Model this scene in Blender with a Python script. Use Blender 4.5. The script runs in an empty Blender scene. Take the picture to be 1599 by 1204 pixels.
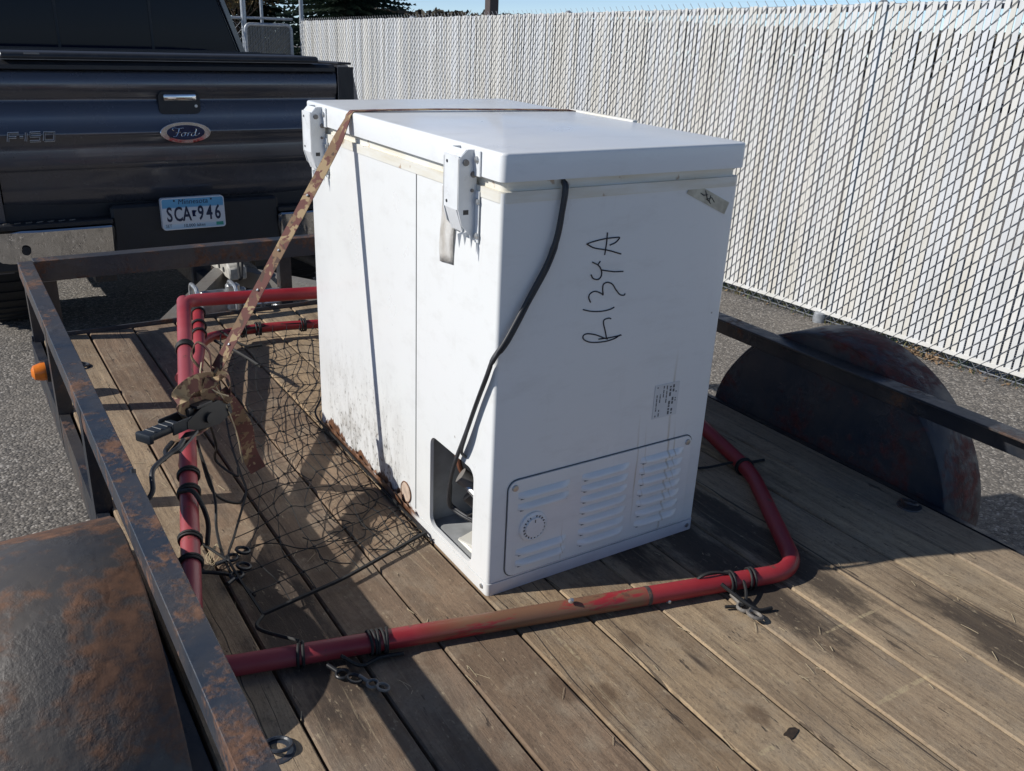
import bpy, bmesh, math, random
from mathutils import Vector, Matrix, Euler, noise
random.seed(7)
R = math.radians
V = Vector
scene = bpy.context.scene
COL = scene.collection

# ------------------------------------------------------------------ camera
CAM = V((-0.780, -1.249, 1.060))
yaw, pitch, roll = R(33.1586), R(22.3746), R(2.6397)
fw = V((math.sin(yaw)*math.cos(pitch), math.cos(yaw)*math.cos(pitch), -math.sin(pitch)))
rt = fw.cross(V((0, 0, 1))).normalized(); up = rt.cross(fw)
r2 = rt*math.cos(roll) + up*math.sin(roll); u2 = -rt*math.sin(roll) + up*math.cos(roll)
cd = bpy.data.cameras.new('camera'); cam = bpy.data.objects.new('camera', cd); COL.objects.link(cam)
m = Matrix((r2, u2, -fw)).transposed().to_4x4(); m.translation = CAM
cam.matrix_world = m
cd.sensor_width = 36; cd.lens = 1392.5/1599*36; cd.clip_start = 0.02; cd.clip_end = 2000
scene.camera = cam

# ------------------------------------------------------------------ sky, sun, exposure
SUN = V((-0.94, 0.346, 1/1.47)).normalized()          # towards the sun
el = math.asin(SUN.z); az = math.atan2(SUN.x, SUN.y)
w = bpy.data.worlds.new('World'); scene.world = w; w.use_nodes = True
nt = w.node_tree; nt.nodes.clear()
sky = nt.nodes.new('ShaderNodeTexSky'); sky.sky_type = 'NISHITA'; sky.sun_disc = False
sky.sun_elevation = el; sky.sun_rotation = az; sky.air_density = 0.5; sky.dust_density = 0.0; sky.ozone_density = 1.6; sky.altitude = 800
bg = nt.nodes.new('ShaderNodeBackground'); bg.inputs[1].default_value = 0.122
ow = nt.nodes.new('ShaderNodeOutputWorld')
tc = nt.nodes.new('ShaderNodeTexCoord'); mp = nt.nodes.new('ShaderNodeMapping'); mp.vector_type = 'POINT'; mp.inputs[2].default_value = (R(1.9), R(1.2), 0)   # the deck plane leans 2 degrees from true level
nt.links.new(tc.outputs['Generated'], mp.inputs[0]); nt.links.new(mp.outputs[0], sky.inputs[0]); nt.links.new(sky.outputs[0], bg.inputs[0]); nt.links.new(bg.outputs[0], ow.inputs[0])
sl = bpy.data.lights.new('sun', 'SUN'); sl.energy = 4.6; sl.angle = R(0.5); sl.color = (1, 0.965, 0.91)
so = bpy.data.objects.new('sun', sl); COL.objects.link(so)
so.rotation_euler = (-SUN).to_track_quat('-Z', 'Y').to_euler(); so.location = (-6, 3, 8)
vs = scene.view_settings
vs.view_transform = 'Standard'; vs.look = 'None'; vs.exposure = 0.0; vs.gamma = 1.0
vs.use_curve_mapping = False

# ------------------------------------------------------------------ helpers
INV = {}
def tag(o, label=None, cat=None, group=None, kind=None):
    if label: o['label'] = label
    if cat: o['category'] = cat
    if group: o['group'] = group
    if kind: o['kind'] = kind
    return o
def empty(name, loc, label, cat, group=None, rot=(0, 0, 0)):
    o = bpy.data.objects.new(name, None); COL.objects.link(o); o.empty_display_size = 0.1
    o.location = loc; o.rotation_euler = rot
    INV[o.name] = Matrix.Translation(V(loc)).inverted()   # children are modelled in unrotated world coordinates
    return tag(o, label, cat, group)
def link(name, me, parent=None):
    o = bpy.data.objects.new(name, me); COL.objects.link(o)
    if parent is not None:
        o.parent = parent
        if parent.name in INV: o.matrix_parent_inverse = INV[parent.name]
    return o
class B:
    """collects shapes in one bmesh"""
    def __init__(s): s.bm = bmesh.new()
    def box(s, c, d, rot=None, bev=0.0, seg=1):
        g = bmesh.ops.create_cube(s.bm, size=1.0); vv = g['verts']
        M = Matrix.Translation(V(c)) @ (rot.to_4x4() if rot else Matrix.Identity(4)) @ Matrix.Diagonal((d[0], d[1], d[2], 1))
        bmesh.ops.transform(s.bm, matrix=M, verts=vv)
        if bev:
            es = list({e for v in vv for e in v.link_edges})
            bmesh.ops.bevel(s.bm, geom=es, offset=bev, segments=seg, affect='EDGES', profile=0.5)
        return s
    def bx(s, a, b, bev=0.0, seg=1):
        a, b = V(a), V(b); return s.box((a+b)/2, (abs(b.x-a.x), abs(b.y-a.y), abs(b.z-a.z)), None, bev, seg)
    def face(s, pts):
        return s.bm.faces.new([s.bm.verts.new(p) for p in pts])
    def prism(s, poly, ax, a, b, bev=0.0):
        """poly of 2D points extruded along axis ax from a to b"""
        def mk(p, t):
            return {'x': (t, p[0], p[1]), 'y': (p[0], t, p[1]), 'z': (p[0], p[1], t)}[ax]
        va = [s.bm.verts.new(mk(p, a)) for p in poly]; vb = [s.bm.verts.new(mk(p, b)) for p in poly]
        n = len(poly); fs = [s.bm.faces.new(va[::-1]), s.bm.faces.new(vb)]
        for i in range(n): fs.append(s.bm.faces.new((va[i], va[(i+1) % n], vb[(i+1) % n], vb[i])))
        bmesh.ops.recalc_face_normals(s.bm, faces=fs)
        if bev:
            es = [e for e in {e for f in fs for e in f.edges}]
            bmesh.ops.bevel(s.bm, geom=es, offset=bev, segments=1, affect='EDGES')
        return s
    def tube(s, pts, r, n=8, closed=False, flat=1.0):
        pts = [V(p) for p in pts]; N = len(pts); rings = []
        rr = r if isinstance(r, (list, tuple)) else [r]*N
        t0 = (pts[1]-pts[0]).normalized()
        nrm = t0.orthogonal().normalized(); prev = t0
        for i, p in enumerate(pts):
            if closed: t = (pts[(i+1) % N]-pts[i-1]).normalized()
            elif i == 0: t = t0
            elif i == N-1: t = (pts[i]-pts[i-1]).normalized()
            else:
                t = (pts[i+1]-pts[i-1])
                t = t.normalized() if t.length > 1e-9 else prev
            q = prev.rotation_difference(t); nrm = (q @ nrm); nrm = (nrm - t*nrm.dot(t)).normalized(); bn = t.cross(nrm); prev = t
            rings.append([s.bm.verts.new(p + nrm*math.cos(2*math.pi*k/n)*rr[i] + bn*math.sin(2*math.pi*k/n)*rr[i]*flat) for k in range(n)])
        for i in range(N-1 if not closed else N):
            a, b = rings[i], rings[(i+1) % N]
            for k in range(n):
                s.bm.faces.new((a[k], a[(k+1) % n], b[(k+1) % n], b[k]))
        if not closed:
            s.bm.faces.new(rings[0][::-1]); s.bm.faces.new(rings[-1])
        return s
    def cyl(s, a, b, r, n=16, r2=None): return s.tube([a, b], [r, r if r2 is None else r2], n)
    def ribbon(s, pts, w, th, side):
        """flat strap along pts; side(i) gives the width direction"""
        pts = [V(p) for p in pts]; N = len(pts); rings = []
        for i, p in enumerate(pts):
            t = (pts[min(i+1, N-1)]-pts[max(i-1, 0)]).normalized()
            sd = V(side(i) if callable(side) else side); sd = (sd - t*sd.dot(t)).normalized(); nn = t.cross(sd)
            rings.append([s.bm.verts.new(p+sd*a*w/2+nn*b*th/2) for a, b in ((-1, -1), (1, -1), (1, 1), (-1, 1))])
        for i in range(N-1):
            for k in range(4): s.bm.faces.new((rings[i][k], rings[i][(k+1) % 4], rings[i+1][(k+1) % 4], rings[i+1][k]))
        s.bm.faces.new(rings[0][::-1]); s.bm.faces.new(rings[-1]); return s
    def ring(s, c, axis, R_, r, n=20, k=6):
        ax = V(axis).normalized(); u = ax.orthogonal().normalized(); v = ax.cross(u)
        return s.tube([V(c)+u*R_*math.cos(2*math.pi*i/n)+v*R_*math.sin(2*math.pi*i/n) for i in range(n)], r, k, True)
    def lathe(s, c, axis, prof, n=32):
        """prof: (radius, distance along axis)"""
        ax = V(axis).normalized(); u = ax.orthogonal().normalized(); v = ax.cross(u); rings = []
        for rr, h in prof:
            rings.append([s.bm.verts.new(V(c)+ax*h+(u*math.cos(2*math.pi*k/n)+v*math.sin(2*math.pi*k/n))*max(rr, 1e-4)) for k in range(n)])
        for a, b in zip(rings, rings[1:]):
            for k in range(n): s.bm.faces.new((a[k], a[(k+1) % n], b[(k+1) % n], b[k]))
        s.bm.faces.new(rings[0][::-1]); s.bm.faces.new(rings[-1]); return s
    def mesh(s, name, mat, smooth=None, recalc=True):
        if recalc: bmesh.ops.recalc_face_normals(s.bm, faces=s.bm.faces[:])
        me = bpy.data.meshes.new(name); s.bm.to_mesh(me); s.bm.free()
        if mat: me.materials.append(mat)
        if smooth is not None and len(me.polygons):
            me.polygons.foreach_set('use_smooth', [True]*len(me.polygons))
            if smooth > 0: me.set_sharp_from_angle(angle=R(smooth))
        me.update(); return me
    def build(s, name, mat, parent=None, smooth=35):
        return link(name, s.mesh(name, mat, smooth), parent)
def fillet(pts, rad, n=6):
    pts = [V(p) for p in pts]; out = [pts[0]]
    for i in range(1, len(pts)-1):
        a, b, c = pts[i-1], pts[i], pts[i+1]
        d1 = (a-b).normalized(); d2 = (c-b).normalized()
        rr = rad[i-1] if isinstance(rad, (list, tuple)) else rad
        L = min(rr, (a-b).length*.49, (c-b).length*.49)
        p0 = b+d1*L; p1 = b+d2*L
        for k in range(n+1):
            t = k/n; out.append(p0*(1-t)**2 + b*2*t*(1-t) + p1*t*t)
    out.append(pts[-1]); return out
def smoothpath(pts, n=6):
    """Catmull-Rom through the points"""
    pts = [V(p) for p in pts]; P = [pts[0]*2-pts[1]]+pts+[pts[-1]*2-pts[-2]]; out = []
    for i in range(1, len(P)-2):
        p0, p1, p2, p3 = P[i-1:i+3]
        for k in range(n):
            t = k/n
            out.append(0.5*((2*p1)+(p2-p0)*t+(2*p0-5*p1+4*p2-p3)*t*t+(3*p1-p0-3*p2+p3)*t**3))
    out.append(pts[-1]); return out

# ------------------------------------------------------------------ materials
class N:
    def __init__(s, name):
        s.m = bpy.data.materials.new(name); s.m.use_nodes = True; s.t = s.m.node_tree
        s.b = s.t.nodes['Principled BSDF']; s.o = s.t.nodes['Material Output']
    def n(s, t, **k):
        x = s.t.nodes.new('ShaderNode'+t)
        for a, v in k.items(): setattr(x, a, v)
        return x
    def l(s, a, b): s.t.links.new(a, b)
    def coord(s, kind='Object'): return s.n('TexCoord').outputs[kind]
    def pos(s): return s.n('NewGeometry').outputs['Position']
    def mapping(s, v, scale=(1, 1, 1), loc=(0, 0, 0), rot=(0, 0, 0)):
        x = s.n('Mapping'); s.l(v, x.inputs[0]); x.inputs[1].default_value = loc; x.inputs[2].default_value = rot; x.inputs[3].default_value = scale
        return x.outputs[0]
    def noise(s, v, scale=5, detail=4, rough=.55, dist=0):
        x = s.n('TexNoise'); s.l(v, x.inputs['Vector']); x.inputs['Scale'].default_value = scale; x.inputs['Detail'].default_value = detail
        x.inputs['Roughness'].default_value = rough; x.inputs['Distortion'].default_value = dist; return x.outputs[0]
    def voro(s, v, scale=5, feature='F1', out=0, rnd=1):
        x = s.n('TexVoronoi', feature=feature); s.l(v, x.inputs['Vector']); x.inputs['Scale'].default_value = scale
        x.inputs['Randomness'].default_value = rnd; return x.outputs[out]
    def mr(s, v, a, b, c=0, d=1, smooth=False):
        x = s.n('MapRange'); x.interpolation_type = 'SMOOTHSTEP' if smooth else 'LINEAR'
        s.l(v, x.inputs[0])
        for i, q in enumerate((a, b, c, d)): x.inputs[i+1].default_value = q
        return x.outputs[0]
    def math(s, op, a, b=None, c=None):
        x = s.n('Math', operation=op)
        for i, q in enumerate((a, b, c)):
            if q is None: continue
            if isinstance(q, (int, float)): x.inputs[i].default_value = q
            else: s.l(q, x.inputs[i])
        return x.outputs[0]
    def mix(s, f, a, b, mode='MIX'):
        x = s.n('Mix', data_type='RGBA', blend_type=mode)
        for sock, q in ((x.inputs[0], f), (x.inputs[6], a), (x.inputs[7], b)):
            if isinstance(q, (int, float)): sock.default_value = q
            elif isinstance(q, tuple): sock.default_value = (*q, 1)[:4]
            else: s.l(q, sock)
        return x.outputs[2]
    def ramp(s, v, stops, interp='LINEAR'):
        x = s.n('ValToRGB'); s.l(v, x.inputs[0]); e = x.color_ramp.elements; x.color_ramp.interpolation = interp
        while len(e) > 1: e.remove(e[-1])
        e[0].position, e[0].color = stops[0][0], (*stops[0][1], 1)
        for p, c in stops[1:]: q = e.new(p); q.color = (*c, 1)
        return x.outputs[0]
    def bump(s, h, strength=.3, dist=.01, prev=None):
        x = s.n('Bump'); s.l(h, x.inputs['Height']); x.inputs['Strength'].default_value = strength; x.inputs['Distance'].default_value = dist
        if prev is not None: s.l(prev, x.inputs['Normal'])
        return x.outputs[0]
    def sep(s, v):
        x = s.n('SeparateXYZ'); s.l(v, x.inputs[0]); return x.outputs
    def set(s, color=None, rough=None, metal=None, normal=None, **k):
        def put(name, v):
            if v is None: return
            i = s.b.inputs[name]
            if isinstance(v, (int, float)): i.default_value = v
            elif isinstance(v, tuple): i.default_value = (*v, 1)[:4]
            else: s.l(v, i)
        put('Base Color', color); put('Roughness', rough); put('Metallic', metal); put('Normal', normal)
        for a, v in k.items(): put(a, v)
        return s.m

def plain(name, col, rough=.5, metal=0.0, var=.15, scale=30, **k):
    n = N(name); v = n.noise(n.coord(), scale, 4)
    f = n.mr(v, .3, .7, 1-var, 1+var); c = n.mix(1.0, col, (0, 0, 0), 'MULTIPLY')
    x = n.n('Mix', data_type='RGBA', blend_type='MULTIPLY'); x.inputs[0].default_value = 1; x.inputs[6].default_value = (*col, 1)
    cc = n.n('CombineColor'); [n.l(f, cc.inputs[i]) for i in range(3)]; n.l(cc.outputs[0], x.inputs[7])
    return n.set(x.outputs[2], n.mr(v, .3, .7, max(0, rough-.08), min(1, rough+.08)), metal, **k)

def rusty(name, paint, rust=.5, worn=(.135, .066, .036), rough=.45, scale=5, metal=0.0, blister=.6):
    n = N(name); p = n.pos()
    big = n.noise(p, scale, 6, .62, .3); fine = n.noise(p, scale*9, 5, .6)
    mm = n.math('ADD', n.math('MULTIPLY', big, .75), n.math('MULTIPLY', fine, .25))
    f = n.mr(mm, 1-rust-.03, 1-rust+.09, 0, .92, True)
    rc = n.ramp(n.noise(p, 38, 5, .65), [(.28, (.045, .024, .017)), (.5, worn), (.76, tuple(min(1, q*1.7) for q in worn))])
    dusty = n.mix(n.mr(n.noise(p, 3.1, 5, .6), .42, .7, 0, .55), paint, (.13, .105, .08))
    col = n.mix(f, dusty, rc)
    scr = n.noise(n.mapping(p, (60, 9, 60)), 3, 4, .6)
    col = n.mix(n.mr(scr, .66, .72, 0, .4), col, (.17, .14, .115))
    blis = n.noise(p, 70, 5, .65); bm_ = n.mr(n.noise(p, 7, 3), .5, .62)
    nb = n.bump(n.math('MULTIPLY', blis, bm_), blister, .006)
    nb = n.bump(f, .45, .002, nb); nb = n.bump(fine, .12, .003, nb)
    return n.set(col, n.math('ADD', n.mr(f, 0, 1, rough, .85), n.math('MULTIPLY', n.math('SUBTRACT', fine, .5), .3)), metal, nb)

# asphalt with pale stone chips
n = N('asphalt'); p = n.pos()
cell = n.n('TexVoronoi', feature='F1'); n.l(p, cell.inputs['Vector']); cell.inputs['Scale'].default_value = 95
csep = n.n('SeparateColor'); n.l(cell.outputs['Color'], csep.inputs[0])
chips = n.ramp(csep.outputs[0], [(0, (.055, .052, .05)), (.35, (.12, .11, .1)), (.62, (.2, .18, .155)), (.85, (.3, .27, .235)), (1, (.46, .43, .39))])
mort = n.mr(n.voro(p, 95, 'DISTANCE_TO_EDGE'), 0, .1)
big = n.noise(p, 1.3, 5, .6)
col = n.mix(mort, (.075, .068, .06), chips)
col = n.mix(n.mr(big, .35, .7, .0, .55), col, (.215, .188, .155))
col = n.mix(n.mr(n.noise(p, 28, 4), .45, .8, 0, .5), col, (.085, .078, .07))
ed = n.bump(n.math('SUBTRACT', 1.0, cell.outputs['Distance']), .7, .006)
ASPHALT = n.set(col, .9, 0, n.bump(n.noise(p, 240, 3), .3, .003, ed))

# weathered planks: grain runs along y
n = N('weathered_wood'); p = n.pos(); oi = n.n('ObjectInfo')
off = n.n('VectorMath', operation='ADD'); n.l(p, off.inputs[0])
rc = n.n('CombineXYZ'); n.l(n.math('MULTIPLY', oi.outputs['Random'], 40), rc.inputs[1]); n.l(n.math('MULTIPLY', oi.outputs['Random'], 17), rc.inputs[2]); n.l(rc.outputs[0], off.inputs[1])
q = off.outputs[0]
wob = n.noise(n.mapping(q, (5, 1.1, 1)), 1.5, 3)
wv = n.n('VectorMath', operation='ADD'); n.l(q, wv.inputs[0]); cw = n.n('CombineXYZ'); n.l(n.mr(wob, 0, 1, -.03, .03), cw.inputs[0]); n.l(cw.outputs[0], wv.inputs[1])
g = n.noise(n.mapping(wv.outputs[0], (48, 2.6, 20)), 1.0, 7, .75)
g2 = n.noise(n.mapping(wv.outputs[0], (170, 9, 60)), 1.0, 5, .7)
patch = n.noise(n.mapping(q, (3.5, 1.5, 3)), 1.6, 5, .62)
base = n.mix(1.0, n.ramp(g, [(.25, (.42, .37, .33)), (.5, (.95, .92, .88)), (.75, (1.45, 1.4, 1.3))]), oi.outputs['Color'], 'MULTIPLY')
base = n.mix(n.mr(g2, .52, .72, 0, .45), base, (.07, .052, .04))
base = n.mix(n.mr(patch, .5, .68, 0, .6), base, (.125, .082, .05))
base = n.mix(n.mr(n.noise(q, 11, 6, .7), .5, .7, 0, .6), base, (.33, .265, .185))
base = n.mix(n.mr(n.noise(n.mapping(q, (1.6, 1, 1), (5, 2, 1)), 26, 6, .75), .53, .68, 0, .5), base, (.115, .08, .052))
base = n.mix(n.mr(n.noise(n.mapping(q, (1, .6, 1), (1, 8, 4)), 5.5, 6, .7), .52, .7, 0, .5), base, (.21, .175, .135))
def ellipse(cx, cy, rx, ry):
    d = n.n('VectorMath', operation='LENGTH'); n.l(n.mapping(p, (1/rx, 1/ry, 0), (-cx/rx, -cy/ry, 0)), d.inputs[0])
    return n.mr(n.math('ADD', d.outputs['Value'], n.math('MULTIPLY', n.math('SUBTRACT', n.noise(n.mapping(p, (1.7, .5, 1)), 17, 6, .68), .5), 1.7)), .6, 1.15, 1, 0, True)
st = None
for e in ((.645, -.12, .065, .36), (.50, -.13, .066, .40), (.80, -.62, .07, .22), (.36, .1, .06, .25), (-.36, .1, .07, .35)):
    d = ellipse(*e); st = d if st is None else n.math('MAXIMUM', st, d)
base = n.mix(n.math('MULTIPLY', st, .82), base, (.03, .021, .016))
ws = None                                                  # small spilt-water marks
for e in ((-.02, -.29, .03, .035), (.035, -.33, .025, .03), (.17, -.24, .02, .03), (.23, -.5, .02, .03)):
    d = ellipse(*e); ws = d if ws is None else n.math('MAXIMUM', ws, d)
base = n.mix(n.math('MULTIPLY', ws, .6), base, (.10, .06, .033))
sc_ = None                                                 # pale cross scuffs
for e in ((.60, -.41, .11, .0045), (.50, -.585, .10, .006), (.18, -.565, .05, .006), (.05, -.2, .004, .09), (.33, -.4, .004, .12)):
    d = ellipse(*e); sc_ = d if sc_ is None else n.math('MAXIMUM', sc_, d)
base = n.mix(n.math('MULTIPLY', n.math('MULTIPLY', sc_, .7), n.mr(n.noise(q, 45, 4, .7), .42, .58)), base, (.44, .35, .21))
kn = n.voro(n.mapping(q, (9, 1.5, 0)), 1.0); base = n.mix(n.mr(kn, .03, .075, .85, 0), base, (.04, .026, .018))
crk = n.noise(n.mapping(wv.outputs[0], (120, .9, 5)), 1, 3, .5)
cr = n.mr(crk, .665, .7, 0, 1)
base = n.mix(n.math('MULTIPLY', cr, .8), base, (.025, .018, .014))
nb = n.bump(n.math('SUBTRACT', g, n.math('MULTIPLY', cr, .8)), .55, .004); nb = n.bump(n.noise(q, 120, 4), .25, .0025, nb)
pale = n.noise(n.mapping(wv.outputs[0], (95, 2.4, 30), (7, 3, 0)), 1.0, 5, .75)
base = n.mix(n.math('MULTIPLY', n.mr(pale, .6, .72, 0, .75), n.mr(n.noise(q, 3.1, 4), .42, .6)), base, (.47, .375, .235))
speck = n.noise(n.mapping(q, (1.5, .8, 1)), 130, 5, .75)
base = n.mix(n.mr(speck, .54, .68, 0, .55), base, (.075, .052, .035))
base = n.mix(n.mr(n.noise(n.mapping(q, (1.5, .6, 1), (3, 1, 2)), 75, 5, .7), .6, .7, 0, .6), base, (.45, .36, .235))
nick = n.noise(n.mapping(wv.outputs[0], (70, 12, 30), (2, 9, 0)), 1, 4, .6); nk = n.mr(nick, .66, .7, 0, 1)
base = n.mix(n.math('MULTIPLY', nk, .75), base, (.04, .028, .02))
nb = n.bump(n.math('SUBTRACT', n.math('MULTIPLY', speck, .6), nk), .6, .003, nb)
WOOD = n.set(base, .85, 0, nb)

STEEL = rusty('rusty_black_steel', (.028, .036, .05), .47, scale=11, rough=.42)
STEEL_D = rusty('worn_dark_steel', (.016, .02, .028), .42, scale=7, rough=.4)
FENDER = rusty('blistered_fender_steel', (.05, .05, .052), .49, scale=4.2, rough=.55, blister=.5)
FENDER_R = rusty('red_primer_fender_steel', (.014, .022, .036), .505, (.10, .02, .014), scale=3.4, rough=.5)
TYRE = plain('tyre_rubber', (.012, .012, .013), .75)
ZINC = plain('zinc_plated_steel', (.55, .56, .56), .38, .85, .25)
GREYSTEEL = rusty('weathered_grey_steel', (.20, .19, .175), .38, scale=14, rough=.55)
BLACKM = plain('black_coated_metal', (.018, .019, .022), .42)
CORDM = plain('black_cord', (.014, .014, .014), .7)
ORANGE = plain('amber_lens', (.75, .2, .02), .2, 0, .1)

# freezer enamel
def enamel(name, dirt=True, base=(.80, .81, .80)):
    n = N(name); p = n.pos(); s = n.sep(p)
    cl = n.mix(n.mr(n.noise(p, 3, 4), .4, .75, 0, .35), base, (base[0]*.94, base[1]*.94, base[2]*.9))
    rough = .3
    if dirt:
        # grime low on the hinge side around y 0.4-0.85, speckled upward
        ym = n.math('MULTIPLY', n.mr(s[1], .3, .5, 0, 1, True), n.mr(s[1], .72, .88, 1, .0, True))
        zm = n.mr(s[2], .05, .36, 1, 0, True); xm = n.mr(s[0], .02, .03, 1, 0)
        stre = n.noise(n.mapping(p, (16, 16, 6)), 1.5, 7, .75); spk = n.noise(p, 85, 3, .6)
        msk = n.math('MULTIPLY', n.math('MULTIPLY', ym, zm), xm)
        cl = n.mix(n.math('MULTIPLY', n.math('MULTIPLY', msk, n.mr(stre, .45, .62)), .7), cl, (.30, .285, .25))
        cl = n.mix(n.math('MULTIPLY', n.math('MULTIPLY', msk, n.mr(n.math('ADD', n.math('MULTIPLY', spk, .6), n.math('MULTIPLY', stre, .4)), .55, .6)), .85), cl, (.08, .07, .06))
        # rust chewing the bottom edge
        edge = n.math('ADD', s[2], n.math('MULTIPLY', n.math('SUBTRACT', n.noise(n.mapping(p, (1, 1, .5)), 9, 5, .65), .62), .16))
        rm = n.math('MULTIPLY', n.math('MULTIPLY', n.mr(edge, .018, .023, 1, 0), xm), n.math('MULTIPLY', n.mr(s[1], .3, .34), n.mr(s[1], .86, .95, 1, .4)))
        rr = n.ramp(n.noise(p, 60, 4), [(.3, (.07, .032, .02)), (.6, (.19, .09, .048)), (.8, (.36, .23, .14))])
        cl = n.mix(rm, cl, rr)
        # rust runs on the vented end
        em = n.mr(s[1], .012, .016, 1, 0)
        for cx, z0, z1, wd in ((.435, .02, .46, .0028), (.452, .1, .3, .002), (.352, .06, .33, .002), (.372, .1, .3, .0015), (.17, .03, .13, .0015)):
            d = n.math('ABSOLUTE', n.math('SUBTRACT', n.math('ADD', s[0], n.math('MULTIPLY', n.noise(n.mapping(p, (0, 0, 6)), 1, 2), .012)), cx+.006))
            run = n.math('MULTIPLY', n.mr(d, wd*.2, wd*1.5, .55, 0), n.math('MULTIPLY', n.mr(s[2], z1-.08, z1, 1, 0), n.mr(s[2], z0, z0+.02, 0, 1)))
            cl = n.mix(n.math('MULTIPLY', n.math('MULTIPLY', run, em), n.mr(n.noise(n.mapping(p, (20, 20, 7)), 1, 4), .3, .6)), cl, (.38, .30, .17))
        # scuffs and chips everywhere
        ch = n.voro(p, 9); cl = n.mix(n.mr(n.math('ADD', ch, n.math('MULTIPLY', n.noise(p, 120, 3), .05)), .05, .058, .7, 0), cl, (.24, .2, .17))
        d = n.noise(n.mapping(p, (14, 14, 2.2)), 2, 6, .7); cl = n.mix(n.mr(d, .58, .8, 0, .2), cl, (.5, .48, .43))
    sm_e = n.noise(n.mapping(p, (3, 5, 9)), 2.2, 7, .72); cl = n.mix(n.mr(sm_e, .52, .72, 0, .28), cl, (.56, .55, .52))
    gl = n.noise(p, 4.5, 3)
    return n.set(cl, n.mr(n.noise(p, 6, 5), .3, .7, .26, .42), 0, n.bump(gl, .06, .02), **{'Coat Weight': .25, 'Coat Roughness': .12})
WHITE = enamel('freezer_white_enamel')
WHITE_C = enamel('lid_white_enamel', False, (.79, .805, .81))
WHITE_V = enamel('vent_panel_enamel')
n = N('yellowed_gasket'); p = n.pos()
c = n.mix(n.mr(n.noise(n.mapping(p, (4, 4, 30)), 2, 5), .35, .7), (.76, .75, .69), (.68, .63, .51)); c = n.mix(n.mr(n.noise(p, 35, 4), .64, .7, 0, .7), c, (.36, .22, .11))
GASKET = n.set(c, .5)
HINGE = plain('hinge_white_paint', (.74, .76, .77), .32, 0, .06)
DARKGREY = plain('dark_cavity_metal', (.11, .115, .12), .6, .2)
CAVITY = plain('cavity_grey_metal', (.36, .37, .37), .55, .1)
COMPR = plain('compressor_black', (.02, .02, .022), .35)
COPPER = plain('copper_pipe', (.42, .19, .12), .4, .7)
n = N('black_marker'); INK = n.set((.012, .012, .02), .5)
n = N('masking_tape'); p = n.pos(); TAPE = n.set(n.mix(n.mr(n.noise(p, 40, 5), .4, .65), (.62, .585, .46), (.42, .38, .29)), .6)
n = N('peeling_clear_tape'); p = n.pos(); TAPE2 = n.set(n.mix(n.mr(n.noise(n.mapping(p, (20, 20, 8)), 3, 5), .4, .65), (.66, .645, .61), (.5, .47, .42)), .35, 0, n.bump(n.noise(p, 60, 4), .5, .004))
FOAM = plain('insulation_foam', (.52, .40, .31), .9, 0, .25, 60)
PAPER = plain('rating_label_paper', (.66, .67, .67), .5, 0, .05)

# red tube paint with worn patches
n = N('chipped_red_paint'); p = n.pos()
fd = n.noise(p, 5, 5, .6)
c = n.mix(n.mr(fd, .38, .7), (.25, .012, .018), (.36, .035, .04))
c = n.mix(n.math('MULTIPLY', n.mr(n.sep(p)[0], -.15, -.25, 0, .55), n.mr(n.noise(p, 3, 4), .35, .6)), c, (.33, .10, .115))
s = n.sep(p)
wz = n.math('MULTIPLY', n.mr(s[0], -.2, -.1, 0, 1), n.mr(s[0], .24, .27, 1, 0)); wz = n.math('MULTIPLY', wz, n.mr(s[1], .0, .02, 1, 0))
wear = n.noise(n.mapping(p, (3, 9, 20)), 2.2, 6, .65)
c = n.mix(n.math('MULTIPLY', wz, n.mr(wear, .43, .5)), c, (.20, .10, .055))
c = n.mix(n.mr(n.noise(p, 33, 5, .65), .63, .67, 0, .8), c, (.12, .06, .04))
REDTUBE = n.set(c, n.mr(fd, .3, .7, .34, .55), 0, n.bump(wear, .15, .003))

# camouflage webbing
n = N('camouflage_webbing'); p = n.pos()
d1 = n.noise(n.mapping(p, (1, 1, 1.0)), 30, 3, .55, .5); d2 = n.noise(n.mapping(p, (1, 1, 1), (3.3, 1.7, 9)), 34, 3, .5, .5)
c = n.mix(n.mr(d1, .47, .49), (.20, .125, .07), (.13, .05, .04)); c = n.mix(n.mr(d2, .56, .58), c, (.33, .235, .13)); c = n.mix(n.mr(d2, .36, .38, 1, 0), c, (.085, .05, .035))
wvv = n.n('TexWave'); n.l(p, wvv.inputs['Vector']); wvv.inputs['Scale'].default_value = 160
CAMO = n.set(c, .85, 0, n.bump(wvv.outputs[1], .2, .001))

# truck
n = N('dark_metallic_paint'); p = n.pos()
TRUCK = n.set(n.mix(n.mr(n.noise(p, 1.7, 5), .4, .7), (.095, .098, .115), (.115, .108, .112)), n.mr(n.noise(p, 5, 6, .65), .35, .7, .2, .34), .55, None, **{'Coat Weight': .6, 'Coat Roughness': .06})
TRIM = plain('black_textured_plastic', (.016, .017, .02), .5)
COVER = plain('tonneau_vinyl', (.03, .031, .034), .42)
n = N('tinted_glass'); GLASS = n.set((.003, .008, .022), .04, 0, **{'Specular IOR Level': .12})
CHROME = plain('chrome', (.72, .72, .72), .08, 1.0, .03)
BADGE = plain('badge_silver', (.78, .78, .80), .3, .1, .05)
BLUE = plain('emblem_blue', (.006, .014, .06), .2)
n = N('red_tail_lens'); REDLENS = n.set((.22, .005, .006), .12)
n = N('plate_paint'); p = n.pos(); s = n.sep(p)
c = n.ramp(n.mr(s[2], .04, .194), [(0, (.30, .50, .68)), (.17, (.50, .64, .74)), (.22, (.66, .68, .70)), (.68, (.64, .68, .72)), (.72, (.12, .36, .58)), (1, (.14, .40, .62))])
PLATE = n.set(c, .35)
PLATEB = plain('plate_border', (.70, .72, .74), .35, 0, .04)
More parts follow.
